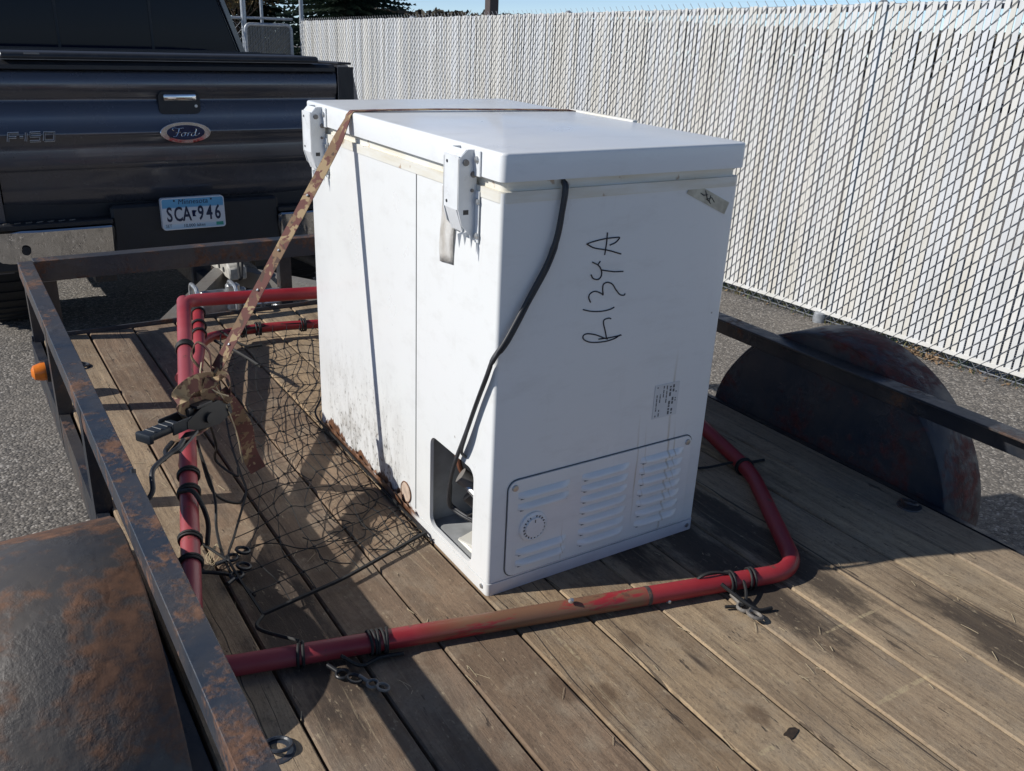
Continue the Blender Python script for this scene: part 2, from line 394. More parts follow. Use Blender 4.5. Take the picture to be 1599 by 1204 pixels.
NAVY = plain('plate_navy', (.012, .022, .06), .4)
STICK = plain('plate_sticker', (.05, .33, .24), .4)

# fence
def slatmat(name, c):
    n = N(name); p = n.pos(); f = n.noise(n.mapping(p, (6, 6, 1.2)), 2, 5, .6)
    cc = n.mix(n.mr(f, .35, .7), c, (c[0]*.88, c[1]*.87, c[2]*.83)); cc = n.mix(n.mr(n.noise(n.mapping(p, (50, 50, 3)), 1, 4), .6, .75, 0, .25), cc, (.45, .42, .36))
    return n.set(cc, .42)
SLAT = [slatmat('slat_white_plastic', (.70, .70, .685)), slatmat('slat_ivory_plastic', (.69, .675, .635)), slatmat('slat_cool_plastic', (.67, .685, .70))]
WIRE = plain('galvanised_wire', (.20, .215, .24), .5, .35, .25)
PIPE = plain('galvanised_pipe', (.36, .38, .40), .5, .45, .2)
GATESLAT = plain('gate_grey_slats', (.12, .125, .12), .6)
n = N('grass_blades'); p = n.pos(); GRASS = n.set(n.mix(n.mr(n.noise(p, 7, 3), .4, .65), (.05, .09, .022), (.20, .165, .075)), .7)
n = N('dry_leaves'); p = n.pos(); DRY = n.set(n.mix(n.mr(n.noise(p, 40, 3), .35, .65), (.30, .2, .11), (.16, .10, .055)), .8)
NEEDLE = plain('spruce_needles', (.022, .045, .026), .7, 0, .5, 3)
BARK = plain('bark', (.09, .065, .05), .9, 0, .4, 12)
TWIG = plain('bare_twigs', (.16, .12, .085), .9, 0, .3, 2)
OCHRE = plain('ochre_leaves', (.17, .12, .05), .8, 0, .5, 2)
POLE = plain('brown_pole_paint', (.075, .055, .05), .6)
STRAW = plain('pale_wood_splinters', (.48, .39, .25), .85)

# ------------------------------------------------------------------ the ground (slopes gently towards the truck)
SL = -0.0332
def G(x, y): return -0.5 + SL*(y-.16)
b = B(); b.face([(x, y, G(x, y)) for x, y in ((-150, -60), (250, -60), (250, 330), (-150, 330))])
tag(b.build('ground', ASPHALT, None, None), None, None, None, 'structure')

# ------------------------------------------------------------------ trailer
X0, PW, NP = -.574, .1425, 12
X1 = X0+PW*NP
YF, YR = 1.95, -1.35
trailer = empty('utility_trailer', (.28, .16, -.5), 'low flatbed utility trailer with plank deck and rusty angle iron rails, hitched behind the truck', 'trailer')
tints = [(.33, .25, .165), (.215, .15, .10), (.205, .145, .10), (.235, .165, .11), (.31, .225, .14), (.365, .275, .175), (.355, .27, .175),
         (.335, .255, .17), (.37, .285, .19), (.335, .26, .175), (.345, .27, .18), (.30, .235, .165)]
PM = []
for v in range(3):
    b = B(); bm = b.bm; NS = 11; rows = []
    for i in range(NS):
        y = YR + (YF-YR)*i/(NS-1) - .3
        jl, jr = random.uniform(-.0016, .0016), random.uniform(-.0016, .0016)
        h = PW/2-.0024
        rows.append([bm.verts.new(q) for q in ((-h+jl, y, -.004), (-h+jl+.003, y, 0), (h+jr-.003, y, 0), (h+jr, y, -.004), (h+jr, y, -.036), (-h+jl, y, -.036))])
    for a, c in zip(rows, rows[1:]):
        for k in range(6): bm.faces.new((a[k], c[k], c[(k+1) % 6], a[(k+1) % 6]))
    bm.faces.new(rows[0]); bm.faces.new(rows[-1][::-1])
    PM.append(b.mesh('plank', WOOD, None))
for i in range(NP):
    o = link('plank', PM[i % 3], trailer)
    o.matrix_parent_inverse = Matrix.Identity(4)
    o.location = V((X0+PW*(i+.5), .3, random.uniform(-.002, .0008))) - trailer.location
    o.rotation_euler = (0, R(random.uniform(-.45, .45)), 0)
    o.color = (*tints[i], 1)
# steel under-frame and deck edge angles
b = B(); b.bx((X0-.006, YR, -.115), (X0-.032, YF+.01, -.006)); b.bx((X0+.03, YR, -.118), (X0-.004, YF, -.112)); b.build('side_frame', STEEL_D, trailer)
b = B(); b.bx((X1+.006, YR, -.115), (X1+.022, YF+.01, -.004)); b.build('side_frame', STEEL_D, trailer)
b = B(); b.bx((X0-.03, YF+.006, -.1), (X1+.02, YF+.014, .012)); b.build('front_frame', STEEL, trailer)
for y in (1.5, .9, .3, -.3, -.9):
    B().bx((X0, y-.02, -.10), (X1, y+.02, -.042)).build('cross_member', STEEL_D, trailer)
# angle-iron rails
HT = .256
def angle_profile(ox, s, w=.044, t=.006):
    """outer vertical flange at ox, top flange reaching inward by s*w"""
    return [(ox, HT-.05), (ox+s*t, HT-.05), (ox+s*t, HT-t), (ox+s*w, HT-t), (ox+s*w, HT), (ox, HT)]
LX, RX = -.606, 1.163
b = B(); b.prism(angle_profile(LX, 1), 'y', YR, 2.0, .0012); b.build('side_rail', STEEL, trailer)
b = B(); b.prism([(RX-.006, HT+.006-.062), (RX, HT+.006-.062), (RX, HT+.006), (RX-.052, HT+.006), (RX-.052, HT), (RX-.006, HT)], 'y', YR, 2.0, .0012); b.build('side_rail', STEEL_D, trailer)
b = B(); b.prism([(1.986, HT-.071), (1.992, HT-.071), (1.992, HT-.007), (2.04, HT-.007), (2.04, HT-.001), (1.986, HT-.001)], 'x', LX+.0455, RX-.053, .001); b.build('front_rail', STEEL, trailer)
def post(x, y, z0=-.11, z1=.2, w=.045, parent=trailer, s=1):
    b = B(); b.prism([(x, y-w/2), (x+s*w*.75, y-w/2), (x+s*w*.75, y-w/2+.006), (x+s*.006, y-w/2+.006), (x+s*.006, y+w/2), (x, y+w/2)], 'z', z0, z1); return b.build('rail_post', STEEL_D, parent)
for y in (1.97, 1.32, .72, -.46, -1.2): post(LX-.001 if y < 1.9 else LX+.008, y, z1=HT-.008, w=.05, s=1)
for y in (1.97, 1.32, .72, -.46, -1.2): post(RX-.002, y, z1=HT-.008, w=.05, s=-1)
for x in (.262, -.545, 1.1):
    B().bx((x, 1.994, -.1), (x+.045, 2.0, HT-.074)).bx((x, 2.002, -.1), (x+.006, 2.035, HT-.074)).build('rail_post', STEEL_D, trailer)
# fenders: rolled sheet over the wheel, with an inner plate
def fender(xa, xb, mat, plate_mat, plate_x, cy=.17, cz=-.1, r=.405):
    b = B(); A0, A1, K = -28, 200, 46; t = .005
    prof = [(xa, 0), (xb, 0)]
    s = 1 if xb > xa else -1
    cols = [(xa, 0, 1), (xa+.004*s, .003, 1), (xa+.5*(xb-xa), .004, 1), (xb-.012*s, .003, 1), (xb-.003*s, -.003, 1), (xb, -.014, 1)]
    bm = b.bm; grid = []
    for i in range(K+1):
        a = R(A0+(A1-A0)*i/K); row = []
        for x, dr, _ in cols:
            rr = r+dr+.0035*noise.noise(V((x*9, a*3, 1)))
            row.append(bm.verts.new((x, cy+math.cos(a)*rr, cz+math.sin(a)*rr)))
        for x, dr, _ in reversed(cols):
            rr = r+dr-t; row.append(bm.verts.new((x, cy+math.cos(a)*rr, cz+math.sin(a)*rr)))
        grid.append(row)
    m_ = len(grid[0])
    for a, c in zip(grid, grid[1:]):
        for k in range(m_): bm.faces.new((a[k], a[(k+1) % m_], c[(k+1) % m_], c[k]))
    bm.faces.new(grid[0]); bm.faces.new(grid[-1][::-1])
    f = b.build('fender', mat, trailer, 40)
    pts = [(cy+math.cos(R(A))*(r-.006), cz+math.sin(R(A))*(r-.006)) for A in range(-10, 191, 5)]
    B().prism(pts, 'x', plate_x, plate_x+.004).build('side_plate', plate_mat, f, 30)
fender(RX+.003, RX+.17, FENDER_R, FENDER_R, RX+.004)
fender(LX-.004, LX-.26, FENDER, STEEL_D, LX-.012, cz=-.2, r=.41)
# wheels
def wheel(x, parent, y, z, r, wd, s, rim=None, name='wheel'):
    w_ = B(); w_.lathe((x-wd/2, y, z), (1, 0, 0), [(r*.6, 0), (r*.9, 0), (r*.985, wd*.12), (r, wd*.3), (r, wd*.7), (r*.985, wd*.88), (r*.9, wd), (r*.6, wd)], 40)
    for k in range(40):                                        # tread blocks
        a = 2*math.pi*k/40
        w_.box((x, y+math.cos(a)*(r+.002), z+math.sin(a)*(r+.002)), (wd*.8, .02*r/.3, .012), Matrix.Rotation(a-math.pi/2, 3, 'X'))
    o = w_.build('wheel', TYRE, parent, 30)
    B().lathe((x+s*wd*.28, y, z), (s, 0, 0), [(r*.62, 0), (r*.62, wd*.2), (r*.56, wd*.12), (r*.3, wd*.08), (r*.2, wd*.16), (.01, wd*.16)], 30).build('rim', rim or GREYSTEEL, o, 30)
wheel(LX-.115, trailer, .16, G(0, .16)+.31, .31, .165, -1)
wheel(RX+.082, trailer, .16, G(0, .16)+.31, .31, .11, 1)
B().cyl((LX-.06, .16, G(0, .16)+.31), (RX+.06, .16, G(0, .16)+.31), .025).build('axle', STEEL_D, trailer)
# tongue: two channels meeting at the coupler
for xa in (-.25, .82):
    a, c = V((xa, 1.93, -.085)), V((.27+(.03 if xa > .3 else -.03), 2.78, -.085))
    d = (c-a).normalized(); b = B(); L = (c-a).length
    rot = d.to_track_quat('Y', 'Z').to_matrix()
    b.box((a+c)/2+V((0, 0, .035)), (.06, L, .006), rot); b.box((a+c)/2+V((0, 0, -.035)), (.06, L, .006), rot); b.box((a+c)/2+rot@V((.027 if xa < .3 else -.027, 0, 0)), (.006, L, .064), rot)
    b.build('tongue_channel', GREYSTEEL, trailer)
cp = B(); cp.prism([(2.6, -.06), (2.6, -.005), (2.66, .012), (2.86, .012), (2.94, -.01), (2.965, -.045), (2.95, -.07)], 'x', .232, .308, .006)
cp = cp.build('coupler', plain('coupler_primer_grey', (.42, .40, .35), .55, 0, .3, 40), trailer)
B().box((.27, 2.80, .024), (.035, .15, .018), Matrix.Rotation(R(5), 3, 'X'), .004).cyl((.225, 2.84, -.015), (.315, 2.84, -.015), .009, 10).build('latch', ZINC, cp)
for dy in (2.69, 2.76, 2.83): B().cyl((.229, dy, -.03), (.2315, dy, -.03), .012, 12).build('hole', BLACKM, cp)
b = B()
for k in range(16):
    t = k/15; c = V((.36-.1*t, 2.2+.75*t, -.03-.16*math.sin(math.pi*t)))
    b.ring(c, (1, 0, 0) if k % 2 else (0, 0, 1), .016, .004, 10, 5)
b.build('safety_chain', ZINC, trailer)
b = B(); b.tube(smoothpath([(.24, 2.45, -.01), (.3, 2.62, .03), (.36, 2.75, 0), (.33, 2.95, -.06), (.38, 3.12, -.05)]), .007, 8)
b.tube(smoothpath([(.22, 2.4, 0), (.27, 2.58, .045), (.33, 2.66, .02), (.38, 2.85, -.04)]), .006, 8); b.build('wiring_lead', CORDM, trailer)
# zinc jack clamp with U-bolts at the front edge
jc = B(); jc.bx((-.03, 2.03, -.02), (.14, 2.05, .075), .006).bx((.06, 2.0, .0), (.11, 2.03, .10), .006)
jc = jc.build('jack_clamp', ZINC, trailer)
for dx, z in ((-.055, .06), (.085, .055)):
    B().tube(fillet([(dx, 1.965, z-.05), (dx, 1.965, z+.045), (dx, 2.07, z+.045), (dx, 2.07, z-.05)], .03), .0075, 8).build('hook_bolt', ZINC, jc)
for z in (.012, .062):
    B().cyl((.12, 2.015, z), (.27, 2.015, z-.005), .007, 8).cyl((.195, 2.015, z-.02), (.195, 2.015, z+.022), .009, 6).build('threaded_rod', ZINC, jc)
# side marker, tie-down rings
ml = B(); ml.lathe((LX-.006, 1.435, .075), (-1, 0, 0), [(.026, 0), (.026, .012), (.021, .03), (.01, .037)], 20); ml = ml.build('marker_light', ORANGE, trailer)
B().lathe((LX-.0, 1.435, .075), (-1, 0, 0), [(.032, -.03), (.032, .006)], 20).build('lamp_base', BLACKM, ml)
for x, y, a in ((1.094, -.179, .3), (-.487, -.185, 1.0), (-.50, 1.63, .2)):
    d = B(); d.lathe((x, y, -.001), (0, 0, 1), [(.03, 0), (.029, .0025), (.02, .0025), (.016, .001)], 24); d = d.build('tie_down_ring', STEEL, trailer)
    B().ring((x+.004, y+.004, .008), (.25*math.cos(a), .25*math.sin(a), 1), .020, .0033, 18, 6).build('ring', STEEL, d)
# knot hole in a plank
B().prism([(.246+.014*math.cos(t_)*(1+.3*math.sin(3*t_+1)), -.559+.010*math.sin(t_)*(1+.35*math.sin(2*t_+.6))) for t_ in [2*math.pi*k/14 for k in range(14)]], 'z', -.002, .0012).build('knot_hole', plain('dark_knot', (.03, .019, .012), .9, 0, .5, 200), trailer)

# ------------------------------------------------------------------ chest freezer
FX, FY = .542, .892
fz = empty('chest_freezer', (0, 0, 0), 'white chest freezer strapped to the plank deck, handwriting on its vented end', 'freezer')
def rrect(x0, x1, y0, y1, r, n=5):
    pts = []
    for cx, cy, a0 in ((x1-r, y0+r, -90), (x1-r, y1-r, 0), (x0+r, y1-r, 90), (x0+r, y0+r, 180)):
        for k in range(n+1):
            a = R(a0+90*k/n); pts.append((cx+r*math.cos(a), cy+r*math.sin(a)))
    return pts
ZB, ZT = .028, .792
# cabinet shell with a real access opening in the hinge side
b = B(); bm = b.bm; rc_ = .008
outer = rrect(0, FX, 0, FY, rc_, 4)
va = [bm.verts.new((x, y, ZB)) for x, y in outer]; vb = [bm.verts.new((x, y, ZT)) for x, y in outer]
no = len(outer)
flat = []
for i in range(no):
    j = (i+1) % no
    (xa, ya), (xb_, yb) = outer[i], outer[j]
    if abs(xa) < 1e-5 and abs(xb_) < 1e-5 and abs(ya-yb) > .3: flat.append((i, j)); continue
    bm.faces.new((va[i], va[j], vb[j], vb[i]))
bm.faces.new(vb); bm.faces.new(va[::-1])
i, j = flat[0]
ys = sorted([outer[i][1], outer[j][1]]); lo = i if outer[i][1] == ys[0] else j; hi = j if lo == i else i
hole = rrect(.065, .247, .036, .250, .022, 5)                 # (y, z)
hv = [bm.verts.new((0, y, z)) for y, z in hole]
oc = [va[lo], va[hi], vb[hi], vb[lo]]                         # corners in (y,z): ll, rl, ru, lu
q = len(hole)//4
# hole order: bottom-right corner, top-right, top-left, bottom-left (in y,z)
ll, lr, ur, ul = va[lo], va[hi], vb[hi], vb[lo]
BR, TR, TL, BL = hv[0:q], hv[q:2*q], hv[2*q:3*q], hv[3*q:4*q]
def fan(c, arc):
    for a, d in zip(arc, arc[1:]): bm.faces.new((c, a, d))
fan(lr, BR); fan(ur, TR); fan(ul, TL); fan(ll, BL)
bm.faces.new((lr, BR[-1], TR[0], ur)); bm.faces.new((ur, TR[-1], TL[0], ul)); bm.faces.new((ul, TL[-1], BL[0], ll)); bm.faces.new((ll, BL[-1], BR[0], lr))
inn = [bm.verts.new((.008, y, z)) for y, z in hole]
for k in range(len(hole)): bm.faces.new((hv[k], hv[(k+1) % len(hole)], inn[(k+1) % len(hole)], inn[k]))
b.build('cabinet', WHITE, fz, 30)
# machine compartment behind the opening
mc = B(); fcs = [((.0085, .05, .03), (.0085, .05, .262), (.27, .05, .262), (.27, .05, .03)), ((.0085, .262, .03), (.0085, .262, .262), (.27, .262, .262), (.27, .262, .03)),
      ((.27, .05, .03), (.27, .05, .262), (.27, .262, .262), (.27, .262, .03)), ((.0085, .05, .262), (.0085, .262, .262), (.27, .262, .262), (.27, .05, .262)), ((.0085, .05, .0305), (.0085, .262, .0305), (.27, .262, .0305), (.27, .05, .0305))]
for f in fcs: mc.face(f)
mc.build('machine_compartment', CAVITY, fz, None)
# open the cabinet volume there: compressor, pipes, bracket
c = B(); c.lathe((.16, .12, .05), (0, 0, 1), [(.05, 0), (.065, .02), (.066, .09), (.055, .125), (.03, .14), (.005, .143)], 28); c.build('compressor', COMPR, fz)
B().tube(smoothpath([(.035, .225, .25), (.04, .205, .215), (.05, .19, .17), (.09, .16, .14)]), .006, 8).build('pipe', COPPER, fz)
B().tube(smoothpath([(.03, .155, .178), (.035, .125, .165), (.045, .09, .15), (.06, .06, .145)]), .0085, 10).build('pipe', ZINC, fz)
B().cyl((.022, .155, .192), (.06, .13, .16), .017, 14).build('valve_body', GREYSTEEL, fz)
B().cyl((.035, .14, .155), (.085, .10, .10), .02, 14).build('filter_drier', COMPR, fz)
B().bx((.02, .075, .034), (.09, .16, .043), .004).box((.05, .12, .047), (.05, .07, .004), Matrix.Rotation(R(18), 3, 'Z')).build('mounting_foot', GASKET, fz)
B().tube(smoothpath([(.03, .1, .10), (.035, .12, .115), (.03, .14, .10), (.05, .16, .09)]), .0022, 6).build('wire', CORDM, fz)
# vertical joint and lower base flange
B().bx((-.0008, .3125, ZB+.01), (.0004, .3150, ZT-.004)).build('panel_seam', DARKGREY, fz)
b = B(); b.prism(rrect(-.0012, FX+.0012, -.0012, FY+.0012, .009, 4), 'z', 0.0, .0265); b.build('base_flange', WHITE, fz, 30)
for x, y, nx, ny in ((-.0013, .02, -1, 0), (.525, -.0013, 0, -1)):
    B().lathe((x, y, .014), (nx, ny, 0), [(.0055, 0), (.005, .002), (.001, .003)], 12).build('screw', ZINC, fz)
# torn metal along the rusted edge
for k in range(16):
    y = .31+k*.034+random.uniform(-.01, .01); h = random.uniform(.004, .013)*(2.1 if .36 < y < .55 else 1)
    b = B(); d = random.uniform(.002, .009)
    b.face([(-.0034, y-.02, .026), (-.0034, y+.02, .026), (-.002-d, y+.012, .026+h*.6), (-.002-d*.6, y, .026+h), (-.002-d, y-.012, .026+h*.5)])
    b.build('torn_edge', rusty('edge_rust', (.24, .15, .10), .55, (.16, .075, .04)) if k == 0 else bpy.data.materials['edge_rust'], fz, None)
b = B(); b.lathe((-.0005, .361, .058), (-1, 0, 0), [(.024, 0), (.023, .0015), (.002, .0022)], 24); b.build('exposed_foam_patch', FOAM, fz)
B().ring((-.002, .361, .058), (1, 0, 0), .024, .0014, 24, 5).build('rust_ring', bpy.data.materials['edge_rust'], fz)
# gasket and lid
b = B(); b.prism(rrect(-.0015, FX+.0015, -.0015, FY+.0015, .014, 4), 'z', .776, .7945); b.build('cabinet_trim', GASKET, fz, 30)
b = B(); b.prism(rrect(.006, FX-.004, .006, FY-.004, .014, 4), 'z', .793, .8125); b.build('lid_gasket', GASKET, fz, 30)
b = B(); b.prism(rrect(-.005, FX+.007, -.005, FY+.004, .012, 4), 'z', .8115, .8585)
bmesh.ops.bevel(b.bm, geom=[e for e in b.bm.edges if all(v.co.z > .858 for v in e.verts)], offset=.005, segments=3, affect='EDGES', profile=.5)
lid = b.build('lid', WHITE_C, fz, 40)
B().bx((FX+.0075, .345, .846), (FX+.022, .59, .862), .004, 2).build('lid_handle', GASKET, lid)
# hinges
def hinge(y0, flip=False):
    y1 = y0+.052; p_ = .037; zt, zb = .850, .752
    h = B()
    # sheet-metal cover: front plate, two cheeks, sloping foot
    h.bx((-p_, y0, zb), (-p_+.0025, y1, zt-.008))
    h.prism([(-.002, .853), (-p_*.55, .853), (-p_, zt-.012), (-p_, zb), (-p_*.8, .726), (-.012, .706), (-.002, .70)], 'y', y0-.0015, y0+.0015)
    h.prism([(-.002, .853), (-p_*.55, .853), (-p_, zt-.012), (-p_, zb), (-p_*.8, .726), (-.012, .706), (-.002, .70)], 'y', y1-.0015, y1+.0015)
    h.prism([(-p_, zt-.012), (-p_+.002, zt-.012), (-p_*.55, .851), (-p_*.55-.002, .853)], 'y', y0, y1)
    h.prism([(-p_, zb), (-p_+.002, zb), (-.022, .715), (-.024, .713)], 'y', y0+.006, y1-.006)
    h = h.build('hinge', HINGE, fz, 30)
    B().bx((-.0085, y0-.022, .81), (-.0055, y0-.002, .853), .001).build('upper_leaf', HINGE, h)
    B().bx((-.0045, y0-.015, .695), (-.002, y0-.002, .785), .001).build('lower_leaf', HINGE, h)
    for k, (dz, ln) in enumerate(((0, .022), (.013, .016), (.024, .019))):
        b = B(); b.prism([(-.004-dz, .715), (-.013-dz, .712), (-.009-dz, .70-ln+.006)], 'y', y0-.001, y0+.0008); b.build('tooth', HINGE, h)
    for yy, zz, xx in ((y0-.012, .838, -.0085), (y0-.010, .767, -.0045), (y0-.010, .708, -.0045)):
        B().lathe((xx, yy, zz), (-1, 0, 0), [(.0062, 0), (.0055, .0025), (.001, .0035)], 12).build('screw', ZINC, h)
    for dx, zz, rr in ((-.024, .832, .0058), (-.009, .812, .0055), (-.011, .785, .003)):
        B().lathe((dx, y0-.0015, zz), (0, -1, 0), [(rr, 0), (rr*.9, .003), (.001, .0035)], 14).build('pivot_pin', GREYSTEEL, h)
    for zz in (.83, .762): B().lathe((-p_-.0002, y1-.012, zz), (-1, 0, 0), [(.003, 0), (.0028, .0006)], 10).build('hole', BLACKM, h)
    B().bx((-.027, y0-.0022, .744), (-.017, y0-.0012, .752)).build('slot', BLACKM, h)
hinge(.083); hinge(.782)
# peeling tape below the near hinge, stained patch
b = B(); bm = b.bm; rows = []
for i in range(9):
    t = i/8; z = .772-.142*t
    rows.append([bm.verts.new((-.002-.004*math.sin(3*t+c_)*(.3+t)-.006*t*c_*.5, .206-.05*c_-.004*math.sin(5*t), z+.004*c_)) for c_ in (0, .33, .66, 1)])
for a, c in zip(rows, rows[1:]):
    for k in range(3): bm.faces.new((a[k], a[k+1], c[k+1], c[k]))
o = b.build('peeling_tape', TAPE2, fz, 60); sm = o.modifiers.new('thickness', 'SOLIDIFY'); sm.thickness = .0006
# vent panel
VP = -.0035
pan = B(); pan.prism(rrect(.038, .505, .034, .247, .02, 5), 'y', VP, .0008); pan = pan.build('vent_panel', WHITE_V, fz, 30)
b = B(); pts = [(x, VP+.0028, z) for x, z in rrect(.0365, .5065, .0325, .2485, .021, 5)]; b.tube(pts, .0011, 5, True); b.build('panel_gap', DARKGREY, pan)
def louver(x0, x1, z):
    b = B(); K = 10; bm = b.bm; rows = []
    for i in range(K+1):
        t = i/K; x = x0+(x1-x0)*t; e = min(1, min(t, 1-t)*7)**.6
        rows.append([bm.verts.new(v) for v in ((x, VP-.0002, z+.0075), (x, VP-.0065*e, z+.0015), (x, VP-.0095*e, z-.0035), (x, VP-.0085*e, z-.0055), (x, VP-.0002, z-.0045))])
    for a, c in zip(rows, rows[1:]):
        for k in range(4): bm.faces.new((a[k], a[k+1], c[k+1], c[k]))
    lv = b.build('louver', WHITE_V, pan, 60)
    B().bx((x0+.006, VP-.0012, z-.0092), (x1-.006, VP-.0003, z-.0048)).build('slot', DARKGREY, lv)
for k in range(7):
    z = .216-k*.0255
    louver(.212, .333, z-.002); louver(.363, .483, z)
    if k in (0, 1, 5, 6): louver(.060, .182, z-.004)
# thermostat dial
d = B(); d.lathe((.098, VP, .136), (0, -1, 0), [(.033, 0), (.032, .004), (.027, .006), (.025, .0045), (.022, .0045), (.021, .0085), (.002, .009)], 40); d = d.build('thermostat_dial', WHITE_C, pan)
for k in range(20):
    if k in (5,): continue
    a = 2*math.pi*k/20+.1; B().box((.098+.0235*math.cos(a), VP-.0048, .136+.0235*math.sin(a)), (.0022, .001, .005), Matrix.Rotation(-(a-math.pi/2), 3, 'Y')).build('dial_tick', BLACKM, d)
B().bx((.0965, VP-.0094, .148), (.0985, VP-.0088, .154)).build('pointer', DARKGREY, d)
for x, z in ((.052, .232), (.492, .232)):
    s_ = B(); s_.lathe((x, VP, z), (0, -1, 0), [(.007, 0), (.006, .003), (.001, .0038)], 14); s_ = s_.build('screw', ZINC, pan)
# rating label with tiny print, tape, ink
lb = B(); lb.bx((.384, -.0011, .306), (.45, -.0004, .381)); lb = lb.build('rating_label', PAPER, fz)
b = B()
for c_ in range(7):
    x = .390+c_*.0085; z = .31
    while z < .374:
        L = random.uniform(.002, .009)
        if random.random() < .78 and not (c_ in (2, 3) and z < .33): b.bx((x, -.0016, z), (x+(.0042 if c_ in (4, 5) else .0022), -.0011, min(z+L, .377)))
        z += L+random.uniform(.0012, .004)
b.build('label_print', DARKGREY, lb)
tp = B(); tp.box((.4655, -.001, .757), (.115, .0008, .024), Matrix.Rotation(R(24), 3, 'Y')); tp = tp.build('masking_tape', TAPE, fz)
def ink(pl, r=.0014): return [V((x, -.0011, z)) for x, z in pl]
b = B()
for pl in ([(.278, .507), (.265, .509)], ): pass
for pl in ([(.443, .768), (.452, .763), (.462, .764)], [(.455, .772), (.462, .756), (.472, .746)], [(.470, .762), (.468, .750), (.459, .755), (.474, .757), (.482, .748)]):
    b.tube([V((x, -.0016, z)) for x, z in pl], .0009, 5)
b.build('ink_scribble', INK, tp)
STROKES = {
 'R': [[(.279, .507), (.263, .501), (.239, .499), (.21, .502), (.192, .51), (.189, .518), (.198, .521), (.218, .516), (.238, .507), (.248, .503)],
       [(.245, .506), (.241, .519), (.235, .536), (.236, .543), (.246, .545), (.252, .543)], [(.226, .506), (.253, .505), (.281, .506)]],
 '1': [[(.184, .57), (.204, .564), (.228, .561), (.247, .562), (.257, .565)]],
 '3': [[(.2, .582), (.195, .592), (.198, .599), (.209, .602), (.224, .596), (.228, .593), (.226, .604), (.227, .613), (.236, .616), (.248, .611), (.257, .6), (.268, .589), (.278, .586), (.281, .589)]],
 '4': [[(.196, .635), (.202, .627), (.213, .624), (.22, .63), (.219, .641), (.211, .651), (.197, .658)], [(.22, .641), (.248, .635), (.271, .633)], [(.21, .652), (.215, .658)]],
 'A': [[(.262, .667), (.23, .677), (.199, .684), (.181, .693)], [(.181, .693), (.196, .696), (.223, .699), (.253, .699)], [(.253, .699), (.255, .697), (.247, .69), (.234, .686)], [(.226, .71), (.226, .691), (.224, .669)]]}
for ch, sts in STROKES.items():
    b = B()
    for pl in sts: b.tube([V((p_.x, -.0006, p_.z)) for p_ in smoothpath([(x, 0, z) for x, z in pl], 5)], .0013, 6, False)
    b.build('handwritten_letter' if ch in 'RA' else 'handwritten_digit', INK, fz)
# power cord: doubled lead hanging from the lid gap, round the corner, into the opening
main = smoothpath([(.122, .002, .808), (.121, -.008, .795), (.116, -.010, .755), (.108, -.010, .712), (.09, -.010, .665), (.067, -.010, .624), (.04, -.011, .58), (.012, -.012, .538), (-.008, -.004, .505), (-.012, .012, .465), (-.012, .044, .402), (-.012, .08, .325), (-.011, .119, .249), (-.004, .15, .19), (.004, .167, .153), (.010, .176, .118), (.02, .172, .104), (.03, .14, .1), (.05, .10, .095)], 6)
cordp = B()
for k in range(3):
    off_ = []
    for i, p_ in enumerate(main):
        t = i/len(main); a = 2*math.pi*k/3+t*9; sp = .0045 if t > .18 else .0030
        off_.append(p_+V((math.cos(a)*sp*(1 if p_.y < 0 else .5), math.cos(a)*sp*.6 if p_.x < .0 else 0, math.sin(a)*sp*.7)))
    cordp.tube(off_, .0036, 7)
cordp.build('power_cord', plain('grey_black_cord', (.035, .036, .04), .5), fz, 60)
b = B(); b.tube(smoothpath([(-.012, .05, .39), (-.016, .072, .325), (-.014, .09, .285), (-.005, .095, .27), (.006, .1, .262)], 6), .003, 7); b.build('power_cord', bpy.data.materials['grey_black_cord'], fz, 60)

# ------------------------------------------------------------------ tie-down strap
K0 = V((-.335, .615, .325))                                 # where the webbing meets the ratchet
strap = empty('tie_down_strap', (-.4, .5, .2), 'camouflage webbing strap with black ratchet pulled over the freezer lid', 'strap')
b = B(); b.ribbon([(FX+.0135, .573, .05), (FX+.0135, .573, .6), (FX+.0135, .573, .84), (FX+.0125, .573, .858), (FX+.002, .575, .8605), (.4, .588, .862), (.2, .603, .8635), (.05, .617, .862), (-.001, .622, .8605), (-.009, .6225, .852), (-.012, .6222, .843)], .026, .0016, lambda i: (0, 1, 0))
b.ribbon(smoothpath([(-.012, .6222, .843), (-.06, .621, .76), (-.17, .619, .585), (-.28, .617, .41), K0], 5), .028, .0016, lambda i: V((0, 1, 0)).lerp(V((-.4, .9, .25)), min(1, i/3)))
web = b.build('webbing', CAMO, strap, 40)
b = B()
for t in (.3, .52, .68, .9):
    p_ = V((-.012, .6222, .843)).lerp(K0, t); b.lathe(p_+V((-.0008, 0, .0)), V((-.84, 0, .54)), [(.0032, -.001), (.0028, .0012), (.001, .0016)], 10)
b.build('rivet', ZINC, web)
